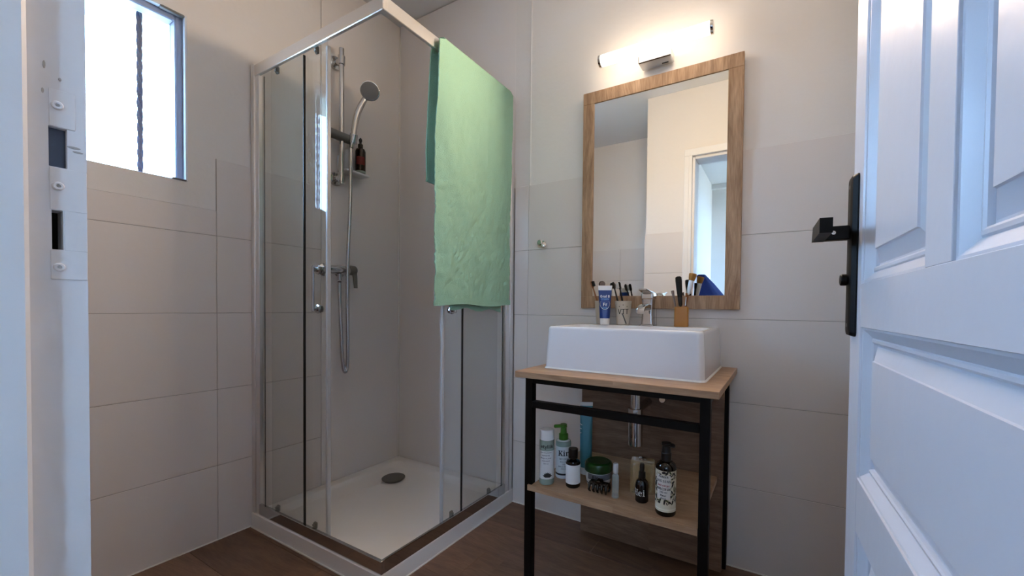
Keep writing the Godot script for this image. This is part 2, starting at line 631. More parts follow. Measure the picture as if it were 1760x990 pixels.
	while z < 2.2:
		var x := -1.1 + 0.43 * (row % 3)
		while x < 2.5:
			var a := maxf(x, 0.0)
			var b := minf(x + 1.2, 2.16)
			if b - a > 0.02:
				part(fl, "plank", mk(box(Vector3(-(b - a) / 2, -0.006, 0.0006), Vector3((b - a) / 2, 0.0, minf(0.1894, 2.2 - z)), 0.0008), 20.0), M["floor_plank_%d" % ((row * 2 + int(a * 10.0)) % 3)], at((a + b) / 2, 0, z))
			x += 1.2
		z += 0.19
		row += 1
	# pale sealant lines where the tiles meet the floor
	var t1 := structure("trim_1", "thin white sealant line where wall tiles meet the floor", "trim")
	part(t1, "bead", join([plain(Vector3(0.816, 0, 0), Vector3(2.15, 0.0035, 0.004)), plain(Vector3(0, 0, 0.745), Vector3(0.004, 0.0035, 2.2))]), M.silicone)

func plain_mesh(a: Vector3, b: Vector3) -> ArrayMesh:
	return mk(plain(a, b), 20.0)

func build_window() -> void:
	var w := structure("window_1", "small bright window with a twisted iron security bar", "window", Vector3(0, 1.381, 0.944))
	# opening 0.604 high, 0.456 deep in z
	var H := 0.604
	var D := 0.456
	part(w, "reveal", join([plain(Vector3(-0.319, 0.0, 0.0), Vector3(-0.075, H, 0.004)), plain(Vector3(-0.319, H - 0.004, 0.004), Vector3(-0.075, H, D - 0.004)), plain(Vector3(-0.319, 0, D - 0.004), Vector3(-0.075, H, D)), plain(Vector3(-0.319, 0, 0.004), Vector3(-0.075, 0.004, D - 0.004))]), M.reveal_render)
	part(w, "frame", join([box(Vector3(-0.075, 0, 0.0), Vector3(-0.022, H, 0.028), 0.004), box(Vector3(-0.075, 0, D - 0.014), Vector3(-0.02, H, D)), box(Vector3(-0.075, H - 0.028, 0.028), Vector3(-0.022, H, D - 0.014), 0.004), box(Vector3(-0.075, 0, 0.028), Vector3(-0.022, 0.006, D - 0.014))], 30.0), M.window_frame_paint)
	part(w, "edge_trim", join([box(Vector3(-0.02, 0, 0.0), Vector3(0.0, H, 0.007)), box(Vector3(-0.02, H - 0.007, 0.007), Vector3(0.0, H, D))], 30.0), M.window_trim_light)
	part(w, "pane", plain_mesh(Vector3(-0.066, 0.006, 0.028), Vector3(-0.062, H - 0.028, D - 0.014)), M.window_glass)
	part(w, "hinge", block(Vector3(-0.014, H - 0.012, 0.008), Vector3(0.004, H - 0.003, 0.075), 0.002), M.satin_grey)
	part(w, "hinge", block(Vector3(-0.014, 0.0, 0.004), Vector3(0.003, 0.006, 0.045), 0.002), M.satin_grey)
	# twisted square bar
	var rings := []
	for k in 121:
		var y := H * k / 120.0
		var a := y / H * TAU * 3.4
		var r := PackedVector3Array()
		for q in 4:
			r.append(Vector3(cos(a + q * PI / 2) * 0.0088, y, sin(a + q * PI / 2) * 0.0088))
		rings.append(r)
	part(w, "security_bar", mk(loft(rings), 30.0), M.iron_paint, at(-0.12, 0, 0.096))
	part(w, "security_bar", mk(loft(rings), 30.0), M.iron_paint, at(-0.12, 0, 0.276))

func build_hall() -> void:
	var h := structure("wall_hall", "pale walls of the bright room beyond the doorway, reflected in the mirror", "wall")
	part(h, "far_wall", plain_mesh(Vector3(0.6, -0.1, 4.0), Vector3(2.9, 2.7, 4.2)), M.wall_paint)
	part(h, "side_wall", plain_mesh(Vector3(0.95, -0.1, 2.35), Vector3(1.13, 2.7, 4.0)), M.wall_paint)
	# window wall at x = 2.7, opening z 3.4..3.95, y 0.9..2.3
	part(h, "window_wall", join([plain(Vector3(2.7, -0.1, 1.5), Vector3(2.9, 0.9, 4.0)), plain(Vector3(2.7, 2.3, 1.5), Vector3(2.9, 2.7, 4.0)), plain(Vector3(2.7, 0.9, 1.5), Vector3(2.9, 2.3, 3.4)), plain(Vector3(2.7, 0.9, 3.95), Vector3(2.9, 2.3, 4.0))]), M.wall_paint)
	part(h, "near_wall", plain_mesh(Vector3(2.5, -0.1, 1.515), Vector3(2.7, 2.7, 1.66)), M.wall_paint)
	var c := structure("ceiling_hall", "ceiling of the room beyond the doorway with a plain cornice", "ceiling")
	part(c, "slab", plain_mesh(Vector3(1.02, 2.5, 1.655), Vector3(2.9, 2.7, 4.2)), M.ceiling_paint)
	part(c, "cornice", block(Vector3(1.13, 2.44, 3.94), Vector3(2.7, 2.5, 4.0), 0.004), M.ceiling_paint)
	var f := structure("floor_hall", "brown floor of the room beyond the doorway", "floor")
	part(f, "boards", plain_mesh(Vector3(1.02, -0.15, 1.66), Vector3(2.9, 0.0, 4.2)), M.floor_plank_1)
	part(f, "threshold", plain_mesh(Vector3(1.3, -0.1, 1.515), Vector3(2.085, 0.0, 1.66)), M.floor_plank_0)
	# blue jacket-like cloth over a chair, its shoulder shows in the mirror
	var b := thing("draped_cloth", "deep blue cloth draped over something tall, seen at lower right in the mirror", "cloth", Vector3(1.27, 0, 2.45))
	var rings := []
	var nz := noise(77, 3.0, 3)
	for k in 15:
		var t := k / 14.0
		var y := t * 1.25
		var hx := lerpf(0.40, 0.03, pow(t, 3.2))
		var hz := lerpf(0.30, 0.03, pow(t, 4.0))
		var ring := PackedVector3Array()
		for q in 40:
			var a := TAU * q / 40.0
			var fold := 1.0 + 0.07 * sin(a * 9.0 + t * 3.0) * (1.0 - t * 0.6) + nz.get_noise_3d(cos(a), t * 2.0, sin(a)) * 0.12
			ring.append(Vector3(cos(a) * hx * fold - 0.10 * (1 - t) * 0.0, y, sin(a) * hz * fold))
		rings.append(ring)
	part(b, "cloth", mk(loft(rings), 70.0), M.blue_cloth)

# ====================================================================== the door
func frame_loft(u0: float, u1: float, y0: float, y1: float, prof: Array, last_cap: bool) -> PackedVector3Array:
	var rings := []
	for p in prof:
		var i: float = p[0]
		rings.append(PackedVector3Array([Vector3(u0 + i, y0 + i, p[1]), Vector3(u1 - i, y0 + i, p[1]), Vector3(u1 - i, y1 - i, p[1]), Vector3(u0 + i, y1 - i, p[1])]))
	return loft(rings, true, last_cap)

func build_door() -> void:
	# --- jamb and casing ---
	var j := structure("trim_2", "white painted door jamb with chipped paint and empty latch holes", "door frame")
	# strike side: boards round two holes (latch y 1.053-1.088, bolt y 0.979-1.014)
	var zf := 1.4836
	var zb := 1.5200
	var x0 := 1.292
	var x1 := 1.345
	var holes := [[0.979, 1.014, 1.4985, 1.5052], [1.053, 1.0885, 1.4955, 1.5065]]
	var lst := []
	var yy := 0.0
	for q in holes:
		lst.append(plain(Vector3(x1 - 0.02, yy, zf), Vector3(x1, q[0], zb)))
		lst.append(plain(Vector3(x1 - 0.02, q[0], zf), Vector3(x1, q[1], q[2])))
		lst.append(plain(Vector3(x1 - 0.02, q[0], q[3]), Vector3(x1, q[1], zb)))
		yy = q[1]
	lst.append(plain(Vector3(x1 - 0.02, yy, zf), Vector3(x1, 2.026, zb)))
	part(j, "jamb_board", join(lst, 20.0), M.frame_paint)
	part(j, "casing", block(Vector3(x0, 0, zf), Vector3(x1 - 0.0201, 2.026, 1.5155), 0.002), M.frame_paint)
	part(j, "casing", block(Vector3(x0, 2.026, zf), Vector3(2.09, 2.075, 1.5155), 0.002), M.frame_paint)
	part(j, "casing", block(Vector3(2.05, 0, 1.50), Vector3(2.09, 2.026, 1.5155), 0.002), M.frame_paint)
	part(j, "stop", block(Vector3(1.31, 0, zb), Vector3(1.361, 2.026, 1.66), 0.003), M.frame_paint)
	part(j, "stop", block(Vector3(1.361, 2.010, zb), Vector3(2.04, 2.055, 1.66), 0.003), M.frame_paint)
	part(j, "stop", block(Vector3(2.04, 0, zb), Vector3(2.084, 2.055, 1.66), 0.003), M.frame_paint)
	part(j, "bolt_hole", plain_mesh(Vector3(x1 - 0.0202, 0.977, 1.4965), Vector3(x1 - 0.018, 1.016, 1.5072)), M.hole_black)
	part(j, "latch_hole", plain_mesh(Vector3(x1 - 0.0202, 1.051, 1.4955), Vector3(x1 - 0.006, 1.0905, 1.5075)), M.latch_metal)
	var lip := part(j, "strike_plate", join([box(Vector3(x1, 0.952, 1.4838), Vector3(x1 + 0.0006, 0.9785, 1.5062), 0.0003), box(Vector3(x1, 1.0145, 1.4838), Vector3(x1 + 0.0006, 1.0525, 1.5062), 0.0003), box(Vector3(x1, 1.089, 1.4905), Vector3(x1 + 0.0006, 1.122, 1.5062), 0.0003), box(Vector3(x1, 0.9785, 1.4838), Vector3(x1 + 0.0006, 1.0145, 1.4978), 0.0003)], 30.0), M.frame_paint)
	lip.set_meta("label", "painted-over strike plate")
	for y in [1.108, 1.036, 0.963]:
		part(j, "screw", mk(lathe([[0.0038, 0.0], [0.0038, 0.001], [0.0030, 0.0016], [0.0016, 0.0016], [0.0013, 0.0007]], 14), 30.0), M.frame_paint, turn(Vector3(x1 + 0.0006, y, 1.5013), 0, 0, -90))
		part(j, "screw_slot", mk(lathe([[0.0012, 0.0], [0.0012, 0.0012]], 10), 30.0), M.chipped, turn(Vector3(x1 + 0.0006, y, 1.5013), 0, 0, -90))
	for q in [[1.141, 1.5085, 0.0009, 0.0036], [1.118, 1.5095, 0.0008, 0.0024], [1.132, 1.4995, 0.0010, 0.0016], [1.0735, 1.4915, 0.0045, 0.0012], [1.07, 1.489, 0.0035, 0.0010]]:
		part(j, "paint_chip", mk(moved(lathe([[1.0, 0.0], [0.8, 0.0003]], 9), Transform3D(Basis.from_scale(Vector3(q[3], 1, q[2])), Vector3.ZERO)), 40.0), M.chipped, turn(Vector3(x1 + 0.0001, q[0], q[1]), 0, 0, -90))
	# --- the leaf: local x from free edge to hinges, local z out of the face seen ---
	var d := structure("door_1", "open white panelled door with black lever handle at right", "door")
	d.transform = Transform3D(Basis(Vector3(0.044, 0, 0.99903), Vector3.UP, Vector3(-0.99903, 0, 0.044)), Vector3(2.006, 0.0, 0.847))
	var W := 0.655
	var T := -0.04
	part(d, "stile", block(Vector3(0, 0.01, T), Vector3(0.066, 2.018, 0), 0.002), M.door_paint)
	part(d, "stile", block(Vector3(W - 0.066, 0.01, T), Vector3(W, 2.018, 0), 0.002), M.door_paint)
	part(d, "rail", block(Vector3(0.066, 0.909, T), Vector3(W - 0.066, 0.968, 0), 0.0005), M.door_paint)
	part(d, "rail", block(Vector3(0.066, 0.630, T), Vector3(W - 0.066, 0.703, 0), 0.0005), M.door_paint)
	part(d, "rail", block(Vector3(0.066, 0.01, T), Vector3(W - 0.066, 0.13, 0), 0.0005), M.door_paint)
	part(d, "rail", block(Vector3(0.066, 1.93, T), Vector3(W - 0.066, 2.018, 0), 0.0005), M.door_paint)
	part(d, "mullion", block(Vector3(0.301, 0.968, T), Vector3(0.354, 1.93, 0), 0.0005), M.door_paint)
	part(d, "mullion", block(Vector3(0.301, 0.13, T), Vector3(0.354, 0.63, 0), 0.0005), M.door_paint)
	for q in [[0.066, 0.301, 0.968, 1.93], [0.354, W - 0.066, 0.968, 1.93], [0.066, W - 0.066, 0.703, 0.909], [0.066, 0.301, 0.13, 0.63], [0.354, W - 0.066, 0.13, 0.63]]:
		var mo := [[0.0, -0.02], [0.0, -0.0025], [0.003, -0.003], [0.007, -0.006], [0.014, -0.0115], [0.0155, -0.0100], [0.0185, -0.0095], [0.0205, -0.011], [0.0215, -0.014], [0.023, -0.02]]
		part(d, "molding", mk(frame_loft(q[0], q[1], q[2], q[3], mo, false), 25.0, PackedVector2Array(), true), M.door_paint)
		var pa := [[0.020, -0.03], [0.020, -0.0150], [0.024, -0.0145], [0.041, -0.0075], [0.042, -0.0055]]
		part(d, "panel", mk(frame_loft(q[0], q[1], q[2], q[3], pa, true), 12.0), M.door_paint)
	# --- handle on its long plate ---
	var hd := part(d, "door_handle", mk(outward(plate_shape()), 30.0), M.black_metal, at(0.0225, 1.01, 0.0), "black long-plate lever handle")
	part(hd, "lever_neck", join([box(Vector3(-0.008, 0.0245, 0.008), Vector3(0.008, 0.0445, 0.050), 0.001)], 30.0), M.black_metal)
	part(hd, "lever", mk(moved(prism(PackedVector2Array([Vector2(-0.010, 0.0245), Vector2(0.078, 0.0245), Vector2(0.078, 0.0445), Vector2(0.002, 0.0445)]), 0.038, 0.053), Transform3D()), 20.0), M.black_metal)
	part(hd, "neck_screw", mk(lathe([[0.0028, 0.0], [0.0028, 0.0014], [0.0012, 0.0014], [0.001, 0.0006]], 12), 30.0), M.chrome, turn(Vector3(0.0085, 0.0345, 0.028), 0, 0, -90))
	part(hd, "thumb_turn", mk(lathe([[0.007, 0.0], [0.007, 0.001], [0.0085, 0.002], [0.0085, 0.008], [0.0075, 0.0095]], 18), 30.0), M.black_metal, turn(Vector3(0.0, -0.034, 0.008), 90))
	part(hd, "plate_screw", mk(lathe([[0.003, 0.0], [0.003, 0.0006]], 10), 30.0), M.satin_grey, turn(Vector3(0, 0.10, 0.008), 90))
	part(hd, "plate_screw", mk(lathe([[0.003, 0.0], [0.003, 0.0006]], 10), 30.0), M.satin_grey, turn(Vector3(0, -0.10, 0.008), 90))

func plate_shape() -> PackedVector3Array:
	# a 232 mm plate, rounded across its front
	var rings := []
	for q in [[0.020, 0.116, 0.0], [0.020, 0.116, 0.002], [0.015, 0.114, 0.007], [0.009, 0.111, 0.0085]]:
		var r := PackedVector3Array()
		for p in rect_ring(q[0], q[1], 0.0, 0.006, 3):
			r.append(Vector3(p.x, p.z, q[2]))
		rings.append(r)
	return loft(rings)

# ====================================================================== the shower cabin
func build_shower() -> void:
	# tray 0.813 x 0.742, rim 0.06 high
	var t := thing("shower_tray", "shallow white square shower tray in the room corner", "shower tray")
	var hx := 0.4055
	var hz := 0.3795
	var c := Vector3(0.408, 0, 0.3635)
	var rings := []
	for q in [[0.0, 0.001], [0.0, 0.058], [0.002, 0.060], [0.042, 0.060], [0.050, 0.056], [0.060, 0.044], [0.085, 0.040]]:
		rings.append(rect_ring(hx - q[0], hz - q[0], q[1], 0.006 if q[0] < 0.04 else 0.03, 5))
	# the floor falls towards the drain near the back corner
	var lowr := PackedVector3Array()
	for p in rings[-1]:
		var dd := Vector2(0.188 - c.x, 0.173 - c.z)
		var v := Vector2(p.x, p.z)
		v = dd + (v - dd).normalized() * 0.075
		lowr.append(Vector3(v.x, 0.030, v.y))
	rings.append(lowr)
	part(t, "basin", mk(loft(rings), 50.0), M.tray_acrylic, at(c.x, 0, c.z))
	part(t, "sealant", join([plain(Vector3(0.813, 0, 0.004), Vector3(0.817, 0.004, 0.747)), plain(Vector3(0.004, 0, 0.743), Vector3(0.813, 0.004, 0.747))]), M.silicone)
	part(t, "drain_cover", mk(lathe([[0.046, 0.0], [0.046, 0.008], [0.056, 0.009], [0.057, 0.013], [0.053, 0.0155], [0.02, 0.0165]], 40), 35.0), M.satin_grey, at(0.188, 0.030, 0.173), "grey metal drain cover")
	# cabin
	var s := thing("shower_cabin", "glass corner shower cabin with chrome frame and two sliding doors open", "shower cabin")
	var chr: Material = M.brushed_aluminium
	var yb := 0.060
	var yt := 1.862
	var YT := 1.908
	# wall profiles
	part(s, "wall_profile", join([box(Vector3(0.001, yb, 0.712), Vector3(0.026, YT + 0.006, 0.738)), box(Vector3(0.026, yb, 0.718), Vector3(0.056, YT - 0.01, 0.734))], 30.0), chr)
	part(s, "wall_profile", join([box(Vector3(0.782, yb, 0.001), Vector3(0.812, YT + 0.006, 0.026)), box(Vector3(0.782, yb, -0.0175), Vector3(0.7995, YT + 0.006, 0.001)), box(Vector3(0.788, yb, 0.026), Vector3(0.808, YT - 0.01, 0.056))], 30.0), chr)
	# rails
	part(s, "top_rail", join([box(Vector3(0.026, yt, 0.7235), Vector3(0.803, YT, 0.737), 0.002)], 30.0), chr)
	part(s, "top_rail", join([box(Vector3(0.7995, yt, 0.026), Vector3(0.813, YT, 0.7235), 0.002)], 30.0), chr)
	part(s, "rail_corner", join([box(Vector3(0.7945, yt - 0.001, 0.7185), Vector3(0.8145, YT + 0.001, 0.7385), 0.002)], 30.0), chr)
	part(s, "bottom_rail", join([box(Vector3(0.056, yb, 0.7255), Vector3(0.811, 0.105, 0.737), 0.0015), box(Vector3(0.03, yb, 0.700), Vector3(0.79, 0.072, 0.7255), 0.001)], 30.0), M.chrome)
	part(s, "bottom_rail", join([box(Vector3(0.7995, yb, 0.056), Vector3(0.811, 0.105, 0.7255), 0.0015), box(Vector3(0.776, yb, 0.03), Vector3(0.7995, 0.072, 0.700), 0.001)], 30.0), M.chrome)
	# fixed panels
	var g1 := part(s, "fixed_panel", plain_mesh(Vector3(0.056, 0.072, 0.7170), Vector3(0.350, yt, 0.7230)), M.shower_glass, Transform3D(), "clear fixed glass panel")
	part(g1, "edge_seal", block(Vector3(0.3502, 0.074, 0.7155), Vector3(0.355, yt - 0.001, 0.7234), 0.0005), M.seal_black)
	var g2 := part(s, "fixed_panel", plain_mesh(Vector3(0.7932, 0.072, 0.056), Vector3(0.7990, yt, 0.338)), M.shower_glass, Transform3D(), "clear fixed glass panel")
	part(g2, "edge_seal", block(Vector3(0.7920, 0.074, 0.3382), Vector3(0.7994, yt - 0.001, 0.343), 0.0005), M.seal_black)
	# inner guide posts by the walls
	part(s, "guide_post", block(Vector3(0.058, 0.074, 0.7145), Vector3(0.064, yt, 0.7168), 0.001), M.seal_black)
	part(s, "guide_post", block(Vector3(0.7905, 0.074, 0.058), Vector3(0.7930, yt, 0.064), 0.001), M.seal_black)
	# sliding doors
	var d1 := part(s, "sliding_door", plain_mesh(Vector3(0.105, 0.080, 0.706), Vector3(0.479, yt + 0.02, 0.712)), M.shower_glass, Transform3D(), "clear sliding glass door")
	part(d1, "magnetic_strip", block(Vector3(0.479, 0.080, 0.702), Vector3(0.491, yt - 0.002, 0.716), 0.002), M.seal_clear)
	for q in [[0.159, 1], [0.426, 1], [0.158, 0], [0.414, 0]]:
		roller(d1, Vector3(q[0], 1.860 if q[1] else 0.105, 0.713), 0.0, q[1] == 1)
	handle(d1, Vector3(0.430, 0, 0.709), 0.0)
	var d2 := part(s, "sliding_door", plain_mesh(Vector3(0.782, 0.080, 0.095), Vector3(0.788, yt + 0.02, 0.436)), M.shower_glass, Transform3D(), "clear sliding glass door")
	part(d2, "magnetic_strip", block(Vector3(0.779, 0.080, 0.436), Vector3(0.791, yt - 0.002, 0.448), 0.002), M.seal_clear)
	for q in [[0.156, 1], [0.394, 1], [0.156, 0], [0.394, 0]]:
		roller(d2, Vector3(0.789, 1.860 if q[1] else 0.105, q[0]), 90.0, q[1] == 1)
	handle(d2, Vector3(0.785, 0, 0.396), 90.0)

func roller(p: Node3D, at_: Vector3, yaw: float, top: bool) -> void:
	var o := part(p, "roller", join([box(Vector3(-0.0085, -0.014, -0.004), Vector3(0.0085, 0.014, 0.008), 0.004), moved(lathe([[0.006, 0.0], [0.0055, 0.004]], 12), turn(Vector3(0, 0.004 * (-1 if top else 1), 0.007), 90))], 35.0), M.satin_grey)
	o.transform = turn(at_, 0, yaw, 0)

func handle(p: Node3D, at_: Vector3, yaw: float) -> void:
	# a D-handle: octagonal rosettes, two posts and a flat bar outside the glass
	var o := part(p, "handle", block(Vector3(-0.006, 0.906, 0.021), Vector3(0.006, 1.074, 0.027), 0.002), M.chrome)
	o.transform = turn(at_, 0, yaw, 0)
	for y in [0.916, 1.060]:
		part(o, "post", join([moved(lathe([[0.008, -0.006], [0.008, 0.023]], 16), turn(Vector3(0, y, 0), 90)), moved(lathe([[0.0165, 0.003], [0.0165, 0.008], [0.013, 0.011]], 8), turn(Vector3(0, y, 0), 90, 0, 0)), moved(lathe([[0.014, -0.008], [0.0145, -0.003]], 8), turn(Vector3(0, y, 0), 90))], 30.0), M.chrome)

# ====================================================================== towel
func build_towel() -> void:
	var o := thing("bath_towel", "mint green bath towel hung over the shower rail", "towel")
	var nz := noise(51, 1.0, 4)
	var fine := noise(52, 1.0, 3)
	# path over the rail in x, y (outside to inside)
	var path := []
	for k in 96:
		path.append(Vector2(lerpf(0.836, 0.826, k / 95.0), lerpf(0.938, 1.895, k / 95.0)))
	for q in [[0.824, 1.908], [0.818, 1.915], [0.805, 1.919], [0.79, 1.920], [0.775, 1.918], [0.765, 1.910], [0.760, 1.898]]:
		path.append(Vector2(q[0], q[1]))
	for k in 22:
		path.append(Vector2(lerpf(0.757, 0.750, k / 21.0), lerpf(1.88, 1.405, k / 21.0)))
	var g := []
	for i in path.size():
		var row := []
		for j in 65:
			var s := j / 64.0
			var y: float = path[i].y
			var outside := 1.0 if i < 96 else 0.0
			var inside := 1.0 if i > 102 else 0.0
			var zl := lerpf(0.508, 0.532, clampf((1.9 - y) / 0.95, 0, 1)) if outside > 0.0 else 0.478
			var zr := lerpf(0.046, 0.088, clampf((1.9 - y) / 0.95, 0, 1)) if outside > 0.0 else 0.060
			var z := lerpf(zr, zl, s)
			var down := clampf((1.9 - y) * 3.0, 0.0, 1.0)
			var wob := nz.get_noise_2d(z * 7.0, y * 3.0) * 0.008 + fine.get_noise_2d(z * 26.0, y * 22.0) * 0.0018 + sin(z * 32.0 + y * 1.5) * 0.002
			# creases lower down
			var low := clampf((1.62 - y) * 3.0, 0.15, 1.0)
			var c1 := 1.0 - absf(fine.get_noise_2d(z * 9.0 + y * 5.0, y * 12.0 - z * 7.0))
			var c2 := 1.0 - absf(nz.get_noise_2d(z * 16.0 - y * 9.0 + 40.0, y * 8.0 + z * 6.0))
			wob += (0.0050 * pow(c1, 12.0) + 0.0040 * pow(c2, 12.0)) * low
			wob -= 0.0035 * exp(-pow((s - 0.38) / 0.03, 2.0))
			# the fold at the free edge turns back to the glass
			var edge := pow(clampf((s - 0.86) / 0.14, 0.0, 1.0), 1.5)
			var x: float = path[i].x + down * (wob * (outside - inside) + 0.004 * outside) - edge * 0.014 * outside * down
			if inside > 0.0:
				x -= 0.018 * pow(s, 3.0) * down
			row.append(Vector3(x, y + (0.0 if i else 0.004 * sin(z * 20.0)), z))
		g.append(row)
	part(o, "front_layer", sheet(g, 0.005), M.towel_terry)
	# the hem
	var hem := []
	for i in 4:
		var row := []
		for j in 31:
			var z := lerpf(0.088, 0.530, j / 30.0)
			var q: Vector3 = g[0][int(j / 30.0 * 64.0)]
			row.append(Vector3(q.x + 0.0035, 0.936 + i * 0.007 + 0.004 * sin(z * 20.0), z))
		hem.append(row)
	part(o, "hem", sheet(hem, 0.0045), M.towel_terry)
	# the layer folded behind peeks out below
	var b := []
	for i in 12:
		var row := []
		for j in 25:
			var z := lerpf(0.118, 0.44, j / 24.0)
			var y := lerpf(0.912, 1.25, i / 11.0) + (0.006 * sin(z * 41.0) + 0.010 * (z - 0.118) / 0.32 if i == 0 else 0.0)
			row.append(Vector3(0.8185 + 0.003 * fine.get_noise_2d(z * 20.0, y * 20.0), y, z))
		b.append(row)
	part(o, "back_layer", sheet(b, 0.004), M.towel_terry)

# ====================================================================== mirror, lamp, hook
func build_mirror() -> void:
	var x0 := 1.173
	var x1 := 1.789
	var y0 := 0.930
	var y1 := 1.833
	var o := thing("wall_mirror", "rectangular wall mirror in a wide oak-look frame above the basin", "mirror", Vector3((x0 + x1) / 2, (y0 + y1) / 2, 0))
	var hx := (x1 - x0) / 2
	var hy := (y1 - y0) / 2
	var b := 0.050
	part(o, "frame_board", block(Vector3(-hx, hy - b, 0.0), Vector3(hx, hy, 0.020), 0.001), M.oak_upright)
	part(o, "frame_board", block(Vector3(-hx, -hy, 0.0), Vector3(hx, -hy + b, 0.020), 0.001), M.oak_upright)
	part(o, "frame_board", block(Vector3(-hx, -hy + b, 0.0), Vector3(-hx + b, hy - b, 0.020), 0.001), M.oak_upright)
	part(o, "frame_board", block(Vector3(hx - b, -hy + b, 0.0), Vector3(hx, hy - b, 0.020), 0.001), M.oak_upright)
	part(o, "mirror_glass", block(Vector3(-hx + b, -hy + b, 0.004), Vector3(hx - b, hy - b, 0.0165), 0.0008), M.mirror_silver, Transform3D(), "silvered mirror glass")

func build_lamp() -> void:
	var o := thing("mirror_lamp", "glowing tubular wall lamp with chrome bracket above the mirror", "lamp", Vector3(1.482, 1.910, 0.0))
	var tb := mk(moved(lathe([[0.019, -0.203], [0.0215, -0.201], [0.0215, 0.201], [0.019, 0.203]], 28), turn(Vector3(0, 0, 0.080), 0, 0, 90)), 35.0)
	part(o, "glass_tube", tb, M.lamp_glow, Transform3D(), "lit opal tube")
	for s in [-1, 1]:
		part(o, "end_cap", mk(moved(lathe([[0.0225, -0.0045], [0.0225, 0.0045], [0.019, 0.0055]], 28), turn(Vector3(0.2075 * s, 0, 0.080), 0, 0, -90 * s)), 35.0), M.chrome)
	part(o, "bracket", block(Vector3(-0.062, -0.040, 0.0), Vector3(0.062, -0.006, 0.058), 0.003), M.chrome, Transform3D(), "chrome bracket box")
	part(o, "bracket_slot", block(Vector3(0.020, -0.0408, 0.016), Vector3(0.044, -0.0398, 0.022), 0.0003), M.seal_black)
	for k in 5:
		var l := OmniLight3D.new()
		l.name = "tube_light"
		l.position = Vector3(1.482 + (k - 2) * 0.082, 1.910, 0.080)
		l.light_color = Color(1.0, 0.90, 0.78)
		l.light_energy = 0.0075
		l.light_size = 0.02
		l.omni_range = 8.0
		l.omni_attenuation = 2.0
		l.shadow_enabled = true
		add_child(l, true)
	# the half of the tube's light that leaves towards the room
	var al := AreaLight3D.new()
	al.name = "tube_front_light"
	al.area_size = Vector2(0.40, 0.04)
	al.position = Vector3(1.482, 1.910, 0.1035)
	al.rotation.y = PI
	al.light_color = Color(1.0, 0.89, 0.77)
	al.light_energy = 1.15
	al.area_range = 8.0
	al.shadow_enabled = true
	add_child(al)

func build_hook() -> void:
	var o := thing("wall_hook", "small chrome double-knob robe hook on tiled wall beside the shower", "hook", Vector3(0.972, 1.220, 0.0))
	part(o, "rosette", mk(lathe([[0.013, 0.0], [0.013, 0.003], [0.006, 0.005], [0.0055, 0.024], [0.0125, 0.028], [0.0135, 0.034], [0.010, 0.038]], 20), 35.0), M.chrome, turn(Vector3.ZERO, 90))
	part(o, "peg", join([tube([Vector3(0, 0, 0.012), Vector3(0.009, -0.008, 0.020), Vector3(0.016, -0.012, 0.026)], [0.004, 0.0045, 0.0045]), moved(lathe([[0.008, 0.0], [0.0125, 0.002], [0.0125, 0.007], [0.008, 0.010]], 18), turn(Vector3(0.014, -0.011, 0.023), 75, 20))], 40.0), M.chrome)

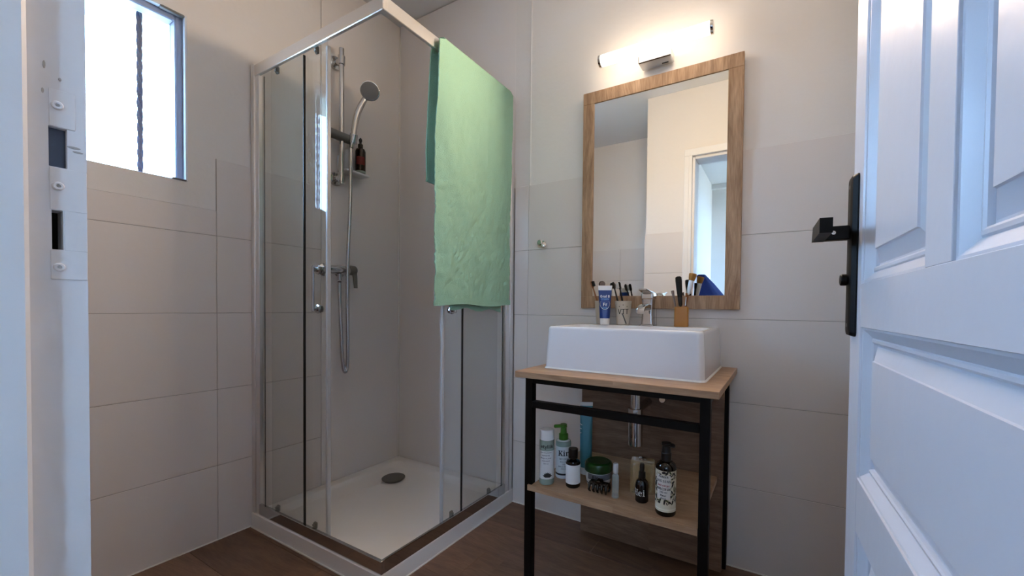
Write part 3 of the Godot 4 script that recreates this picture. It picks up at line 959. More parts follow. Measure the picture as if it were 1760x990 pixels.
# ====================================================================== washstand
func build_vanity() -> void:
	var o := thing("washstand", "black metal frame washstand with oak-look top, open shelf and back board", "washstand")
	part(o, "tabletop", block(Vector3(1.161, 0.702, 0.005), Vector3(1.784, 0.722, 0.498), 0.0012), M.oak_flat)
	var bm: Material = M.black_metal
	for q in [[1.191, 0.454], [1.735, 0.454], [1.735, 0.010], [1.191, 0.010]]:
		part(o, "leg", block(Vector3(q[0], 0.0, q[1]), Vector3(q[0] + 0.026, 0.702, q[1] + 0.026), 0.001), bm)
	part(o, "rail", block(Vector3(1.217, 0.684, 0.456), Vector3(1.735, 0.702, 0.480), 0.001), bm)
	part(o, "rail", block(Vector3(1.217, 0.604, 0.458), Vector3(1.735, 0.626, 0.480), 0.001), bm)
	part(o, "rail", block(Vector3(1.737, 0.684, 0.036), Vector3(1.761, 0.702, 0.454), 0.001), bm)
	part(o, "rail", block(Vector3(1.191, 0.684, 0.036), Vector3(1.215, 0.702, 0.454), 0.001), bm)
	part(o, "rail", block(Vector3(1.217, 0.684, 0.010), Vector3(1.735, 0.702, 0.034), 0.001), bm)
	part(o, "back_board", block(Vector3(1.217, 0.020, 0.076), Vector3(1.752, 0.684, 0.094), 0.001), M.oak_panel, Transform3D(), "dark grained back board")
	# shelf, notched round the front left leg
	var sh := PackedVector2Array([Vector2(1.2185, 0.096), Vector2(1.7345, 0.096), Vector2(1.7345, 0.4862), Vector2(1.206, 0.4862), Vector2(1.206, 0.4805), Vector2(1.2185, 0.4805)])
	part(o, "shelf", mk(moved(prism(sh, -0.352, -0.334), Transform3D(Basis(Vector3.RIGHT, PI / 2) , Vector3.ZERO)), 20.0), M.oak_flat)
	# waste trap
	var s := thing("bottle_trap", "chrome bottle trap and waste pipe under the basin", "waste trap", Vector3(1.489, 0.722, 0.245))
	part(s, "tail_pipe", mk(lathe([[0.018, 0.0], [0.018, -0.15]], 24), 35.0), M.chrome)
	part(s, "collar", mk(lathe([[0.024, -0.030], [0.024, -0.042], [0.021, -0.045]], 24), 35.0), M.chrome)
	part(s, "nut", mk(lathe([[0.0225, -0.132], [0.025, -0.134], [0.025, -0.152], [0.0225, -0.154]], 12), 30.0), M.chrome)
	part(s, "cup", mk(lathe([[0.0235, -0.154], [0.0245, -0.156], [0.0245, -0.258], [0.022, -0.262]], 28), 35.0), M.chrome)
	part(s, "outlet_pipe", mk(tube([Vector3(0, -0.14, -0.02), Vector3(0, -0.14, -0.151)], 0.015, 18), 40.0), M.chrome)
	var v := thing("stop_valve", "small chrome stop valve on the back board under the basin", "valve", Vector3(1.560, 0.612, 0.094))
	part(v, "body", mk(lathe([[0.013, 0.0], [0.013, 0.006], [0.009, 0.008], [0.009, 0.05], [0.011, 0.052], [0.011, 0.06]], 18), 35.0), M.black_plastic, turn(Vector3.ZERO, 90))
	part(v, "knob", mk(lathe([[0.010, 0.0], [0.0125, 0.002], [0.0125, 0.014], [0.010, 0.018]], 16), 35.0), M.chrome, turn(Vector3(0.0, 0.0, 0.060), 90))

func build_basin() -> void:
	var o := thing("wash_basin", "white rectangular ceramic countertop basin with faucet ledge at back", "basin", Vector3(1.4695, 0.7225, 0.199))
	var hx := 0.2635
	var hz := 0.192
	var rings := []
	# outside upwards, over the rim, then down into the bowl whose middle sits towards the front
	for q in [[0.006, 0.0], [0.002, 0.004], [0.004, 0.06], [0.0085, 0.134], [0.0100, 0.1405], [0.0125, 0.1435], [0.016, 0.1445]]:
		rings.append(rect_ring(hx - q[0], hz - q[0], q[1], 0.018, 6))
	for q in [[0.014, 0.1440], [0.019, 0.139], [0.026, 0.10], [0.05, 0.045], [0.12, 0.034]]:
		var r := PackedVector3Array()
		var back := 0.115
		var ihz: float = (2.0 * hz - 0.016 - back) / 2.0 - q[0] + 0.010
		var ihx: float = hx - 0.008 - q[0]
		for p in rect_ring(ihx, maxf(ihz, 0.02), q[1], 0.03, 6):
			r.append(p + Vector3(0, 0, (back - 0.016) / 2.0))
		rings.append(r)
	part(o, "bowl", mk(loft(rings), 50.0), M.ceramic)
	part(o, "sealant", mk(loft([rect_ring(hx - 0.003, hz - 0.003, 0.0, 0.02, 6), rect_ring(hx + 0.002, hz + 0.001, 0.0, 0.02, 6), rect_ring(hx - 0.001, hz - 0.002, 0.005, 0.02, 6)]), 40.0), M.silicone)
	# faucet
	var fz := 0.088
	var f := thing("faucet", "small chrome single-lever basin mixer tap on the basin ledge", "faucet", Vector3(1.484, 0.8672, fz))
	var body := []
	for q in [[0.027, 0.026, 0.0], [0.027, 0.026, 0.004], [0.0225, 0.022, 0.006], [0.021, 0.021, 0.03], [0.020, 0.021, 0.075], [0.021, 0.022, 0.092], [0.0215, 0.0225, 0.098]]:
		body.append(rect_ring(q[0], q[1], q[2], 0.008, 4))
	part(f, "body", mk(loft(body), 35.0), M.chrome)
	var sp := []
	for q in [[0.008, 0.067, 0.015, 0.013], [0.045, 0.070, 0.015, 0.011], [0.085, 0.066, 0.0145, 0.0095], [0.098, 0.060, 0.014, 0.009], [0.102, 0.052, 0.0135, 0.008]]:
		var r := PackedVector3Array()
		for p in rect_ring(q[2], q[3], 0.0, 0.005, 3):
			r.append(Vector3(p.x, q[1] + p.z, q[0]))
		sp.append(r)
	part(f, "spout", mk(loft(sp), 35.0), M.chrome)
	var lv := []
	for q in [[0.0225, 0.0235, 0.100], [0.0235, 0.024, 0.103], [0.0235, 0.024, 0.116], [0.021, 0.022, 0.121]]:
		lv.append(rect_ring(q[0], q[1], q[2], 0.007, 4))
	var bar := []
	for q in [[-0.02, 0.120, 0.019, 0.004], [0.03, 0.1245, 0.018, 0.0035], [0.075, 0.131, 0.016, 0.003], [0.082, 0.1325, 0.014, 0.0025]]:
		var r := PackedVector3Array()
		for p in rect_ring(q[2], q[3], 0.0, 0.002, 2):
			r.append(Vector3(p.x, q[1] + p.z, q[0]))
		bar.append(r)
	part(f, "lever", join([loft(lv), loft(bar)], 35.0), M.chrome)

# ====================================================================== shower fittings
func build_shower_fittings() -> void:
	# riser rail
	var o := thing("shower_rail", "upright chrome shower rail with sliding holder on the shower wall", "shower rail", Vector3(0, 0, 0.374))
	part(o, "bar", mk(tube([Vector3(0.055, 1.518, 0), Vector3(0.055, 2.165, 0)], 0.0115, 20), 40.0), M.chrome)
	for y in [1.548, 2.108]:
		part(o, "wall_mount", join([moved(lathe([[0.032, 0.0], [0.034, 0.004], [0.030, 0.014], [0.015, 0.017], [0.012, 0.05]], 24), turn(Vector3(0.001, y, 0), 0, 0, -90)), moved(lathe([[0.016, -0.02], [0.016, 0.02]], 20), Transform3D(Basis(), Vector3(0.055, y, 0)))], 40.0), M.chrome)
	# holder: a capsule lying along z, from the far knob to the cradle
	part(o, "slider", join([moved(lathe([[0.010, -0.078], [0.019, -0.074], [0.022, -0.062], [0.022, 0.045], [0.018, 0.058], [0.010, 0.062]], 22), turn(Vector3(0.060, 1.742, 0.016), 90))], 45.0), M.satin_grey, Transform3D(), "grey sliding holder")
	part(o, "cradle", mk(lathe([[0.017, -0.022], [0.0185, -0.018], [0.0185, 0.018], [0.017, 0.022]], 20), 40.0), M.chrome, turn(Vector3(0.088, 1.742, -0.040), 0, 0, -14))
	# hand shower in the cradle
	var h := thing("hand_shower", "chrome hand shower with round grey face resting in the holder", "hand shower", Vector3(0.088, 1.742, 0.334))
	var hc := Vector3(0.058, 0.238, -0.048)
	var face := Vector3(0.74, -0.36, 0.52).normalized()
	var hp := smooth_path([Vector3(-0.004, -0.045, 0.008), Vector3(0.0, 0.0, 0.002), Vector3(0.004, 0.06, -0.004), Vector3(0.009, 0.12, -0.014), Vector3(0.018, 0.18, -0.034), hc - face * 0.020], 6)
	var hr := []
	for k in hp.size():
		hr.append(lerpf(0.0105, 0.0145, clampf(k / float(hp.size() - 1) * 2.0, 0, 1)) if k < hp.size() - 8 else lerpf(0.0145, 0.012, (k - hp.size() + 8) / 7.0))
	part(h, "grip", mk(tube(hp, hr, 18), 50.0), M.chrome)
	var bx := Basis.looking_at(face, Vector3.UP) * Basis(Vector3.RIGHT, -PI / 2)
	part(h, "head_shell", mk(lathe([[0.016, -0.024], [0.034, -0.016], [0.043, -0.004], [0.0445, 0.004], [0.041, 0.006]], 32), 45.0), M.chrome, Transform3D(bx, hc))
	part(h, "spray_face", mk(lathe([[0.041, 0.0055], [0.040, 0.0085], [0.028, 0.0100], [0.01, 0.0104]], 32), 45.0), M.satin_grey, Transform3D(bx, hc), "grey spray face")
	# hose
	var hs := thing("shower_hose", "long chrome shower hose hanging in a loop below the hand shower", "hose", Vector3(0.08, 1.69, 0.345))
	var ps := []
	for q in [[0.08, 1.697, 0.342], [0.085, 1.60, 0.346], [0.09, 1.40, 0.352], [0.088, 1.169, 0.362], [0.085, 0.95, 0.362], [0.083, 0.75, 0.359], [0.080, 0.64, 0.359], [0.078, 0.606, 0.367], [0.074, 0.63, 0.376], [0.072, 0.72, 0.383], [0.071, 0.90, 0.390], [0.070, 1.02, 0.393], [0.07, 1.046, 0.393]]:
		ps.append(Vector3(q[0], q[1], q[2]) - Vector3(0.08, 1.69, 0.345))
	var sp := smooth_path(ps, 30)
	var rr := []
	for k in sp.size():
		rr.append(0.0082 + 0.0007 * (k % 2))
	part(hs, "hose_tube", mk(tube(sp, rr, 12), 70.0), M.chrome)
	# mixer
	var m := thing("shower_mixer", "chrome single-lever shower mixer on the shower wall", "mixer", Vector3(0, 1.100, 0.385))
	part(m, "body", mk(moved(lathe([[0.015, -0.062], [0.019, -0.058], [0.020, -0.03], [0.022, 0.0], [0.022, 0.045], [0.018, 0.05]], 22), turn(Vector3(0.055, 0, 0.0), -90)), 45.0), M.chrome)
	for z in [-0.035, 0.045]:
		part(m, "wall_flange", mk(moved(lathe([[0.030, 0.0], [0.030, 0.006], [0.016, 0.014], [0.013, 0.05]], 22), turn(Vector3(0.001, 0, z), 0, 0, -90)), 40.0), M.chrome)
	part(m, "outlet", mk(lathe([[0.010, -0.05], [0.011, -0.018]], 14), 40.0), M.chrome, at(0.07, 0, 0.008))
	part(m, "lever_cap", mk(moved(lathe([[0.021, 0.0], [0.024, 0.004], [0.024, 0.028], [0.019, 0.036]], 24), turn(Vector3(0.055, 0.004, -0.050), -90)), 45.0), M.satin_grey)
	part(m, "lever", mk(loft([flat_ring(0.058, 0.0, -0.078, 0.012, 0.009), flat_ring(0.072, -0.035, -0.073, 0.0105, 0.007), flat_ring(0.090, -0.085, -0.064, 0.0085, 0.005)]), 45.0), M.satin_grey)
	# soap shelf with two bottles
	var s := thing("soap_shelf", "small white adhesive soap shelf on the shower wall", "shelf", Vector3(0.0, 1.585, 0.285))
	part(s, "tray", join([box(Vector3(0.001, 0.0, -0.055), Vector3(0.075, 0.010, 0.075), 0.003)], 35.0), M.white_plastic)
	part(s, "back_plate", block(Vector3(0.001, 0.010, -0.055), Vector3(0.007, 0.085, 0.075), 0.002), M.white_plastic)
	part(s, "side_wing", mk(moved(prism(PackedVector2Array([Vector2(0.007, 0.07), Vector2(0.045, 0.085), Vector2(0.007, 0.11)]), -0.055, -0.050), Transform3D()), 20.0), M.white_plastic)
	var b := thing("shampoo_bottle", "dark red-brown pump bottle with red label on the soap shelf", "bottle", Vector3(0.042, 1.5955, 0.262))
	part(b, "bottle_body", mk(bottle([[0.022, 0.0], [0.0245, 0.004], [0.0245, 0.115], [0.020, 0.128], [0.010, 0.134]]), 40.0), M.amber_plastic)
	part(b, "pump", join([lathe([[0.011, 0.134], [0.012, 0.136], [0.012, 0.152], [0.006, 0.155], [0.006, 0.166], [0.008, 0.168], [0.008, 0.178], [0.005, 0.180]], 18), moved(tube([Vector3(0, 0.174, 0), Vector3(0.02, 0.176, 0), Vector3(0.028, 0.170, 0)], 0.004, 8), Transform3D(Basis(Vector3.UP, -0.6), Vector3.ZERO))], 35.0), M.black_plastic)
	part(b, "label", label_wrap(0.0247, 0.045, 0.085, 48.0), M.label_red, turn(Vector3.ZERO, 0, 55), "dark red label")
	part(b, "base_band", label_wrap(0.0247, 0.004, 0.016, 175.0), M.sage_label)
	var w := thing("conditioner_bottle", "pale translucent bottle behind the shower hose on the soap shelf", "bottle", Vector3(0.040, 1.5955, 0.328))
	part(w, "bottle_body", mk(bottle([[0.019, 0.0], [0.021, 0.004], [0.021, 0.09], [0.016, 0.102], [0.009, 0.106]]), 40.0), M.seal_clear)
	part(w, "cap", mk(lathe([[0.010, 0.106], [0.010, 0.124], [0.008, 0.126]], 18), 40.0), M.white_plastic)

func flat_ring(x: float, y: float, z: float, hz: float, hx: float) -> PackedVector3Array:
	var r := PackedVector3Array()
	for p in rect_ring(hx, hz, 0.0, minf(hx, hz) * 0.7, 3):
		r.append(Vector3(x + p.x, y, z + p.z))
	return r

func bottle(prof: Array) -> PackedVector3Array:
	return lathe(prof, 28)

# ====================================================================== bottles on the washstand shelf
const SHELF := 0.3522

func face_camera(o: Node3D) -> float:
	return rad_to_deg(atan2(1.914 - o.position.x, 1.6045 - o.position.z))

func text(o: Node3D, s: String, h: float, r: float, y: float, m: Material, deg: float, bold := false, serif := false) -> void:
	part(o, "lettering", letters(s, h, r, bold, 0.0006, serif), m, turn(Vector3(0, y, 0), 0, deg))

func build_shelf_bottles() -> void:
	# toner
	var o := thing("toner_bottle", "tall pale toner bottle with white cap, leftmost on the washstand shelf", "bottle", Vector3(1.252, SHELF, 0.440))
	var r := 0.0245
	var fc := face_camera(o)
	part(o, "bottle_body", mk(bottle([[0.022, 0.0], [r, 0.003], [r, 0.142], [0.0235, 0.145]]), 40.0), M.sage_label)
	part(o, "cap", mk(bottle([[0.0225, 0.145], [0.024, 0.146], [0.0235, 0.175], [0.022, 0.178]]), 40.0), M.white_plastic, Transform3D(), "white screw cap")
	part(o, "label", label_wrap(r, 0.020, 0.112, 80.0), M.label_white, turn(Vector3.ZERO, 0, fc))
	text(o, "etyliik", 0.011, r + 0.0004, 0.126, M.ink_black, fc, true)
	for k in 5:
		text(o, ["eau micellaire", "apaisante", "visage et yeux", "hydratant", "200 ml"][k], 0.0045, r + 0.0006, 0.107 - k * 0.009, M.ink_grey, fc - 8)
	for k in 7:
		var a := -60.0 + k * 20.0
		part(o, "leaf_print", mk(moved(lathe([[0.0, 0.0], [0.0035, 0.006], [0.0028, 0.012], [0.0, 0.018]], 8), Transform3D(Basis(Vector3.BACK, deg_to_rad(a)) * Basis.from_scale(Vector3(1, 1, 0.12)), Vector3(0, 0, r + 0.0005))), 40.0), M.ink_black, turn(Vector3(0, 0.026, 0), 0, fc + 6))
	# pump bottle
	o = thing("lotion_bottle", "white lotion bottle with green pump top at left of the washstand shelf", "bottle", Vector3(1.275, SHELF, 0.366))
	r = 0.026
	fc = face_camera(o)
	part(o, "bottle_body", mk(bottle([[0.024, 0.0], [r, 0.003], [r, 0.118], [0.024, 0.124], [0.014, 0.128]]), 40.0), M.label_white)
	part(o, "shoulder_band", mk(bottle([[r + 0.0003, 0.108], [r + 0.0003, 0.119], [0.0245, 0.1245]]), 40.0), M.sage_label)
	part(o, "pump", join([lathe([[0.015, 0.126], [0.016, 0.128], [0.016, 0.146], [0.011, 0.149], [0.010, 0.168], [0.012, 0.170], [0.011, 0.180]], 20), moved(box(Vector3(-0.034, -0.005, -0.006), Vector3(0.0, 0.005, 0.006), 0.002), turn(Vector3(0, 0.174, 0), 0, 15, 8))], 35.0), M.green_plastic, Transform3D(), "green pump top")
	text(o, "Kir", 0.018, r, 0.086, M.ink_black, fc, true, true)
	text(o, "lait corps", 0.006, r, 0.068, M.ink_black, fc + 6)
	for k in 4:
		text(o, ["aloe vera", "bio", "peaux seches", "250 ml"][k], 0.005, r, 0.058 - k * 0.008, M.ink_grey, fc + 4)
	part(o, "dark_stripe", label_wrap(r, 0.012, 0.018, 85.0), M.ink_black, turn(Vector3.ZERO, 0, fc))
	# perfume
	o = thing("perfume_bottle", "small white-labelled perfume bottle with black cap standing before lotion bottle", "bottle", Vector3(1.338, SHELF, 0.418))
	r = 0.0235
	fc = face_camera(o)
	part(o, "bottle_body", mk(bottle([[0.021, 0.0], [r, 0.003], [r, 0.076], [0.021, 0.083], [0.009, 0.087], [0.009, 0.092]]), 40.0), M.dark_brown_glass)
	part(o, "cap", mk(bottle([[0.0145, 0.092], [0.0155, 0.093], [0.0155, 0.121], [0.0145, 0.123]]), 40.0), M.black_plastic)
	part(o, "label", label_wrap(r, 0.014, 0.074, 100.0), M.white_plastic, turn(Vector3.ZERO, 0, fc), "plain white label")
	# teal tube
	o = thing("cosmetic_tube", "tall teal cosmetic tube standing behind the green-lidded jar", "tube", Vector3(1.330, SHELF, 0.300))
	var rings := []
	for q in [[0.021, 0.021, 0.024], [0.0212, 0.0195, 0.06], [0.0215, 0.014, 0.14], [0.022, 0.006, 0.21], [0.022, 0.0018, 0.236], [0.022, 0.0018, 0.248]]:
		rings.append(rect_ring(q[0], q[1], q[2], minf(q[0], q[1]) * 0.98, 6))
	part(o, "tube_body", mk(loft(rings), 45.0), M.teal_tube, turn(Vector3.ZERO, 0, 25))
	part(o, "cap", mk(bottle([[0.020, 0.0], [0.021, 0.002], [0.021, 0.024], [0.019, 0.026]]), 40.0), M.white_plastic)
	part(o, "crimp", block(Vector3(-0.0221, 0.236, -0.0021), Vector3(0.0221, 0.249, 0.0021), 0.0005), M.white_plastic, turn(Vector3.ZERO, 0, 25))
	for k in 3:
		part(o, "mark", block(Vector3(-0.012, -0.0012, 0.0), Vector3(0.010, 0.0012, 0.0006), 0.0002), M.ink_white, turn(Vector3(-0.006, 0.168 - k * 0.012, 0.0135), -5, 25, -35 + k * 20))
	# jar
	o = thing("cream_jar", "squat cosmetic jar with dark green lid on the washstand shelf", "jar", Vector3(1.402, SHELF, 0.358))
	r = 0.043
	fc = face_camera(o)
	part(o, "jar_body", mk(bottle([[0.034, 0.0], [0.038, 0.003], [r, 0.03], [r, 0.048], [0.040, 0.05]]), 40.0), M.label_white)
	part(o, "lid", mk(bottle([[0.044, 0.046], [0.0455, 0.048], [0.0455, 0.066], [0.043, 0.073], [0.036, 0.0765], [0.034, 0.0755]]), 40.0), M.dark_green_plastic, Transform3D(), "dark green screw lid")
	part(o, "label", label_wrap(r + 0.0002, 0.026, 0.044, 70.0), M.ink_grey, turn(Vector3.ZERO, 0, fc + 20))
	text(o, "Bio", 0.011, r + 0.0006, 0.034, M.ink_black, fc - 14, true)
	text(o, "creme", 0.008, r - 0.001, 0.020, M.ink_grey, fc - 12)
	part(o, "base_stripe", label_wrap(0.0395, 0.010, 0.0125, 80.0, 0.0008), M.ink_black, turn(Vector3.ZERO, 0, fc))
	# hair clip
	o = thing("hair_claw", "small dark brown hair claw lying before the green-lidded jar", "hair clip", Vector3(1.430, SHELF, 0.418))
	for s in [-1, 1]:
		var cl := []
		for k in 5:
			var px := -0.026 + k * 0.013
			cl.append(tube(smooth_path([Vector3(px, 0.030, 0.0), Vector3(px * 1.05, 0.026, 0.012 * s), Vector3(px * 1.08, 0.012, 0.017 * s), Vector3(px * 1.0, 0.003, 0.010 * s)], 4), [0.0048, 0.0048, 0.0048, 0.0048, 0.0048, 0.0046, 0.0044, 0.004, 0.004, 0.0036, 0.0034, 0.003, 0.0026], 8))
		cl.append(tube([Vector3(-0.03, 0.028, 0.006 * s), Vector3(0.03, 0.028, 0.006 * s)], 0.006, 10))
		part(o, "claw_half", join(cl, 50.0), M.dark_brown_glass)
	part(o, "grip_wing", join([box(Vector3(-0.010, 0.028, -0.012), Vector3(0.010, 0.040, -0.004), 0.003), box(Vector3(-0.010, 0.028, 0.004), Vector3(0.010, 0.040, 0.012), 0.003)], 40.0), M.dark_brown_glass)
	# vial
	o = thing("perfume_vial", "slim clear glass spray vial on the washstand shelf front", "vial", Vector3(1.485, SHELF, 0.423))
	part(o, "vial_glass", mk(bottle([[0.0095, 0.0], [0.0105, 0.002], [0.0105, 0.066], [0.007, 0.070], [0.007, 0.075]]), 40.0), M.clear_plastic)
	part(o, "base_glass", mk(bottle([[0.011, 0.0], [0.0125, 0.001], [0.0125, 0.005], [0.011, 0.007]]), 40.0), M.clear_glass)
	part(o, "spray_cap", mk(bottle([[0.0075, 0.075], [0.008, 0.076], [0.008, 0.102], [0.007, 0.104]]), 40.0), M.seal_clear)
	# flacon
	o = thing("glass_flacon", "flat clear glass flacon with golden liquid behind the dropper bottle", "bottle", Vector3(1.546, SHELF, 0.345))
	part(o, "flacon_glass", mk(loft([rect_ring(0.034, 0.014, 0.0, 0.005, 4), rect_ring(0.037, 0.016, 0.003, 0.005, 4), rect_ring(0.037, 0.016, 0.100, 0.005, 4), rect_ring(0.034, 0.014, 0.104, 0.005, 4)]), 40.0), M.flacon_tint, turn(Vector3.ZERO, 0, 12))
	part(o, "liquid", mk(loft([rect_ring(0.030, 0.010, 0.008, 0.004, 4), rect_ring(0.030, 0.010, 0.085, 0.004, 4)]), 40.0), M.gold_liquid, turn(Vector3.ZERO, 0, 12))
	part(o, "collar", mk(bottle([[0.012, 0.104], [0.012, 0.109], [0.008, 0.110]]), 40.0), M.chrome)
	# dropper bottle
	o = thing("dropper_bottle", "small dark brown dropper bottle with white lettering on the washstand shelf", "bottle", Vector3(1.562, SHELF, 0.405))
	r = 0.0195
	fc = face_camera(o)
	part(o, "bottle_body", mk(bottle([[0.017, 0.0], [r, 0.003], [r, 0.052], [0.016, 0.062], [0.009, 0.067], [0.009, 0.070]]), 40.0), M.dark_brown_glass)
	part(o, "dropper_cap", mk(bottle([[0.0105, 0.070], [0.0112, 0.071], [0.0105, 0.088], [0.007, 0.090], [0.0075, 0.108], [0.005, 0.115]]), 40.0), M.black_plastic)
	text(o, "Hei", 0.018, r, 0.030, M.ink_white, fc - 30, false, true)
	# large pump bottle
	o = thing("pump_bottle", "large black pump bottle with cream floral label, rightmost on shelf", "bottle", Vector3(1.641, SHELF, 0.440))
	r = 0.0285
	fc = face_camera(o)
	part(o, "bottle_body", mk(bottle([[0.026, 0.0], [r, 0.004], [r, 0.132], [0.026, 0.141], [0.016, 0.149], [0.013, 0.151]]), 40.0), M.dark_brown_glass)
	part(o, "label", label_wrap(r, 0.014, 0.128, 82.0), M.floral_label, turn(Vector3.ZERO, 0, fc - 8), "cream label printed with dark leaves")
	part(o, "pump", join([lathe([[0.0135, 0.150], [0.0145, 0.151], [0.0145, 0.172], [0.013, 0.174], [0.012, 0.192], [0.014, 0.194], [0.0135, 0.200]], 22), moved(box(Vector3(0.0, -0.005, -0.006), Vector3(0.024, 0.004, 0.006), 0.002), turn(Vector3(0, 0.196, 0), 0, 10, -8))], 35.0), M.black_plastic)
	for q in [["PANIER", 0.0058, 0.112, M.ink_black], ["DES SENS", 0.0070, 0.100, M.ink_grey], ["lait corps", 0.0056, 0.088, M.ink_red], ["PRECIEUX", 0.0066, 0.078, M.ink_black], ["250 ml", 0.0052, 0.069, M.ink_grey], ["fleur", 0.0056, 0.060, M.ink_black], ["doux", 0.0050, 0.052, M.ink_grey]]:
		text(o, q[0], q[1], r + 0.0005, q[2], q[3], fc - 14, true)

# ====================================================================== things on the basin ledge
const LEDGE := 0.8672

func cup(n: String, label: String, p: Vector3, rt: float, rb: float, h: float) -> Node3D:
	var o := thing(n, label, "cup", p, "toothbrush cups on the basin ledge")
	part(o, "cup_body", mk(lathe([[rb - 0.002, 0.0], [rb, 0.002], [rt, h - 0.001], [rt - 0.0005, h], [rt - 0.0025, h], [rt - 0.003, h - 0.002], [rb - 0.003, 0.004], [0.004, 0.0035]], 32), 40.0), M.beige_ceramic)
	return o

func brush_between(o: Node3D, a: Vector3, b: Vector3, head: Material, stick: Material, round_head: bool, lean: Vector3) -> void:
	# a toothbrush from its foot a to the top of its head b
	var d := (b - a).normalized()
	part(o, "handle", mk(tube([a, a.lerp(b, 0.3), a.lerp(b, 0.6), b - d * 0.026], [0.0042, 0.0048, 0.0038, 0.0026], 10), 50.0), stick)
	if round_head:
		part(o, "brush_head", mk(moved(lathe([[0.010, -0.004], [0.0125, -0.002], [0.0125, 0.004], [0.010, 0.006]], 22), Transform3D(Basis.looking_at(lean, Vector3.UP) * Basis(Vector3.RIGHT, -PI / 2), b - d * 0.012)), 40.0), head)
		part(o, "bristles", mk(moved(lathe([[0.0105, 0.006], [0.0105, 0.013], [0.009, 0.014]], 22), Transform3D(Basis.looking_at(lean, Vector3.UP) * Basis(Vector3.RIGHT, -PI / 2), b - d * 0.012)), 40.0), M.grey_handle)
	else:
		part(o, "brush_head", mk(tube([b - d * 0.030, b - d * 0.024, b - d * 0.004, b], [0.003, 0.0055, 0.0055, 0.003], 10), 50.0), stick)
		var s := d.cross(lean).normalized()
		part(o, "bristles", mk(moved(box(Vector3(-0.0052, -0.011, 0.002), Vector3(0.0052, 0.011, 0.013), 0.0015), Transform3D(Basis(s, d, s.cross(d)), b - d * 0.014)), 35.0), head)

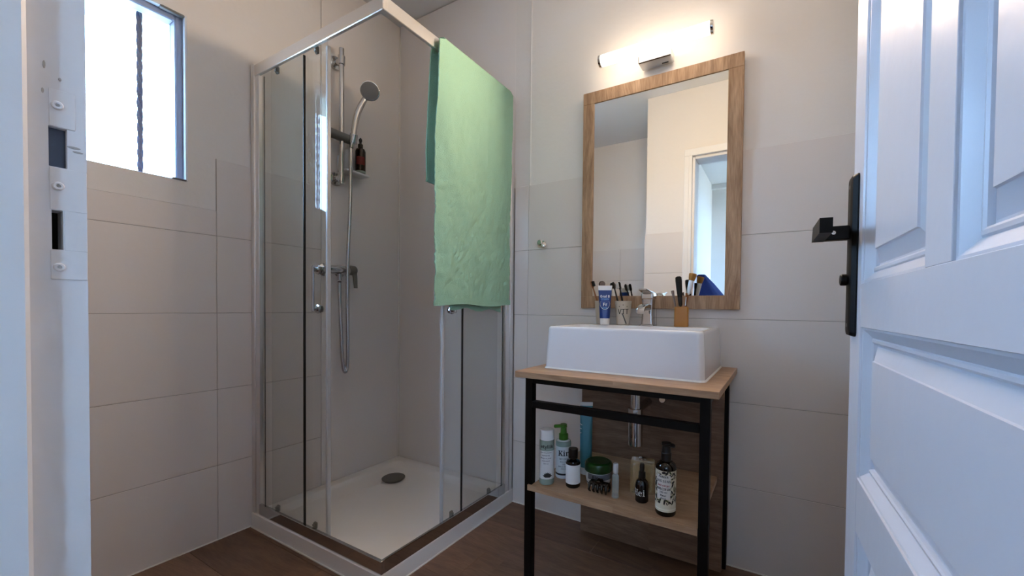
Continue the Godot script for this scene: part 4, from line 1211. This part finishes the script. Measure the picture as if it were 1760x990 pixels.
func build_basin_things() -> void:
	var c1 := cup("toothbrush_cup", "beige toothbrush cup half hidden behind the toothpaste tube", Vector3(1.292, LEDGE, 0.070), 0.031, 0.024, 0.092)
	var c2 := cup("toothbrush_cup", "beige toothbrush cup marked VTT beside the chrome tap", Vector3(1.386, LEDGE, 0.092), 0.0325, 0.0245, 0.091)
	var fc := face_camera(c2)
	part(c2, "lettering", letters("VTT", 0.020, 0.0298, false, 0.0006), M.ink_black, turn(Vector3(0, 0.052, 0), 4, fc))
	for k in 3:
		part(c2, "dot", mk(lathe([[0.0016, 0.0], [0.0016, 0.0006]], 10), 40.0), M.ink_black, Transform3D(Basis(Vector3.UP, deg_to_rad(fc + (k - 1) * 28.0)) * Basis(Vector3.RIGHT, PI / 2), Vector3(0, 0.070 + (0.006 if k == 1 else 0.0), 0) + Basis(Vector3.UP, deg_to_rad(fc + (k - 1) * 28.0)) * Vector3(0, 0, 0.0308)))
	part(c2, "painted_stroke", mk(tube(smooth_path([Vector3(-0.004, 0.044, 0.0290), Vector3(0.001, 0.034, 0.0281), Vector3(0.008, 0.016, 0.0253), Vector3(0.012, 0.005, 0.0228)], 4), 0.0024, 8), 50.0), M.ink_grey, turn(Vector3.ZERO, 0, fc))
	# toothbrushes
	var o := thing("toothbrush", "bamboo toothbrush with black bristles leaning left out of the hidden cup", "toothbrush", Vector3(1.292, LEDGE + 0.005, 0.070))
	brush_between(o, Vector3(0.006, 0.003, 0.004), Vector3(-0.052, 0.167, -0.002), M.bristle_black, M.bamboo, false, Vector3(1, 0.3, 0.4).normalized())
	o = thing("toothbrush", "toothbrush with round dark head above the toothpaste tube", "toothbrush", Vector3(1.292, LEDGE + 0.005, 0.070))
	brush_between(o, Vector3(-0.006, 0.003, 0.0), Vector3(-0.003, 0.166, 0.002), M.bristle_black, M.white_plastic, true, Vector3(0.6, 0.0, 0.8).normalized())
	o = thing("toothbrush", "black toothbrush leaning left in the VTT cup", "toothbrush", Vector3(1.386, LEDGE + 0.005, 0.092))
	brush_between(o, Vector3(0.004, 0.003, 0.006), Vector3(-0.044, 0.160, -0.002), M.bristle_black, M.dark_handle, false, Vector3(-0.5, 0.2, 0.8).normalized())
	o = thing("toothbrush", "dark toothbrush with white-tipped bristles, rightmost in the VTT cup", "toothbrush", Vector3(1.386, LEDGE + 0.005, 0.092))
	brush_between(o, Vector3(0.010, 0.003, -0.008), Vector3(-0.022, 0.160, -0.010), M.bristle_white, M.bristle_black, false, Vector3(-0.9, 0.1, 0.4).normalized())
	# toothpaste
	o = thing("toothpaste_tube", "blue and white toothpaste tube standing on its cap", "toothpaste", Vector3(1.325, LEDGE, 0.128))
	var fct := face_camera(o)
	var rings := []
	for q in [[0.0195, 0.0175, 0.024], [0.0200, 0.0170, 0.034], [0.0220, 0.0125, 0.075], [0.0245, 0.0065, 0.115], [0.0258, 0.0030, 0.132]]:
		rings.append(rect_ring(q[0], q[1], q[2], minf(q[0], q[1]) * 0.95, 6))
	part(o, "tube_body", mk(loft(rings), 45.0), M.toothpaste_blue, turn(Vector3.ZERO, 0, fct))
	part(o, "crimp", mk(loft([rect_ring(0.0258, 0.0030, 0.132, 0.0025, 4), rect_ring(0.0275, 0.0012, 0.150, 0.001, 4)]), 40.0), M.white_plastic, turn(Vector3.ZERO, 0, fct), "white crimped end")
	part(o, "cap", mk(bottle([[0.0165, 0.0], [0.0175, 0.001], [0.0185, 0.022], [0.0175, 0.024]]), 40.0), M.white_plastic, Transform3D(), "white cap")
	var bt := Basis(Vector3.UP, deg_to_rad(fct))
	for q in [["Oral B", 0.0095, 0.108, 0.0090, M.ink_white, true], ["Complete", 0.0055, 0.098, 0.0104, M.light_blue_ink, false], ["Fr", 0.0130, 0.077, 0.0131, M.ink_white, true], ["fresh", 0.0060, 0.064, 0.0146, M.light_blue_ink, false]]:
		part(o, "lettering", letters(q[0], q[1], 0.0, q[5], 0.0006), q[4], Transform3D(bt * Basis(Vector3.RIGHT, -0.13), bt * Vector3(0, q[2], q[3])))
	for s in [-1, 1]:
		part(o, "swoosh", mk(tube(smooth_path([Vector3(0.015 * s, 0.090, 0.0095), Vector3(0.018 * s, 0.078, 0.0095), Vector3(0.012 * s, 0.064, 0.0135), Vector3(0.0, 0.057, 0.0158)], 5), 0.0008, 6), 60.0), M.ink_white, turn(Vector3.ZERO, 0, fct))
	# brush holder
	o = thing("brush_holder", "square amber make-up brush holder on the basin ledge", "holder", Vector3(1.608, LEDGE, 0.105))
	part(o, "holder_body", mk(loft([rect_ring(0.0225, 0.0225, 0.0, 0.004, 4), rect_ring(0.024, 0.024, 0.002, 0.005, 4), rect_ring(0.0235, 0.0235, 0.068, 0.006, 4), rect_ring(0.0215, 0.0215, 0.071, 0.006, 4), rect_ring(0.0195, 0.0195, 0.070, 0.006, 4), rect_ring(0.0195, 0.0195, 0.006, 0.005, 4)]), 40.0), M.amber_holder, turn(Vector3.ZERO, 0, 8))
	var B := Vector3(1.608, LEDGE + 0.007, 0.105)
	makeup("dark make-up brush with thick black bristles in the amber holder", B, Vector3(0.002, 0, 0.004), Vector3(-0.014, 0.172, -0.003), M.bristle_black, M.dark_handle, M.black_plastic, 0.0112, 0.075)
	makeup("large make-up brush with tan hair and silver ferrule in the amber holder", B, Vector3(-0.002, 0, 0.0), Vector3(0.036, 0.182, -0.008), M.bristle_tan, M.bamboo, M.brushed_aluminium, 0.0135, 0.026)
	makeup("slim dark-tipped make-up brush behind the tan brush", B, Vector3(0.008, 0, -0.010), Vector3(0.018, 0.158, -0.012), M.bristle_black, M.dark_handle, M.black_plastic, 0.0055, 0.024)
	makeup("short grey-handled make-up brush, leftmost in the amber holder", B, Vector3(-0.006, 0, 0.006), Vector3(-0.034, 0.122, -0.002), M.grey_handle, M.grey_handle, M.grey_handle, 0.0058, 0.016)
	makeup("thin make-up brush with wooden handle, rightmost in the amber holder", B, Vector3(0.010, 0, 0.008), Vector3(0.016, 0.112, 0.002), M.bamboo, M.bamboo, M.chrome, 0.0036, 0.014)

func makeup(label: String, base: Vector3, a: Vector3, b: Vector3, hair: Material, stick: Material, ferrule: Material, r: float, hl: float) -> void:
	var o := thing("makeup_brush", label, "brush", base, "make-up brushes in the amber holder")
	var d := (b - a).normalized()
	var L := (b - a).length()
	part(o, "handle", mk(tube([a, a + d * (L - hl) * 0.35, a + d * (L - hl) * 0.7], [0.0026, 0.0034, 0.0036], 10), 50.0), stick)
	part(o, "ferrule", mk(tube([a + d * (L - hl) * 0.68, a + d * (L - hl) * 0.72, a + d * (L - hl)], [0.0034, r * 0.6, r * 0.72], 14), 50.0), ferrule)
	var q := a + d * (L - hl)
	part(o, "bristles", mk(tube([q - d * 0.002, q + d * hl * 0.35, q + d * hl * 0.8, q + d * hl * 0.96, b], [r * 0.66, r * 0.88, r, r * 0.95, r * 0.6], 16), 50.0), hair)
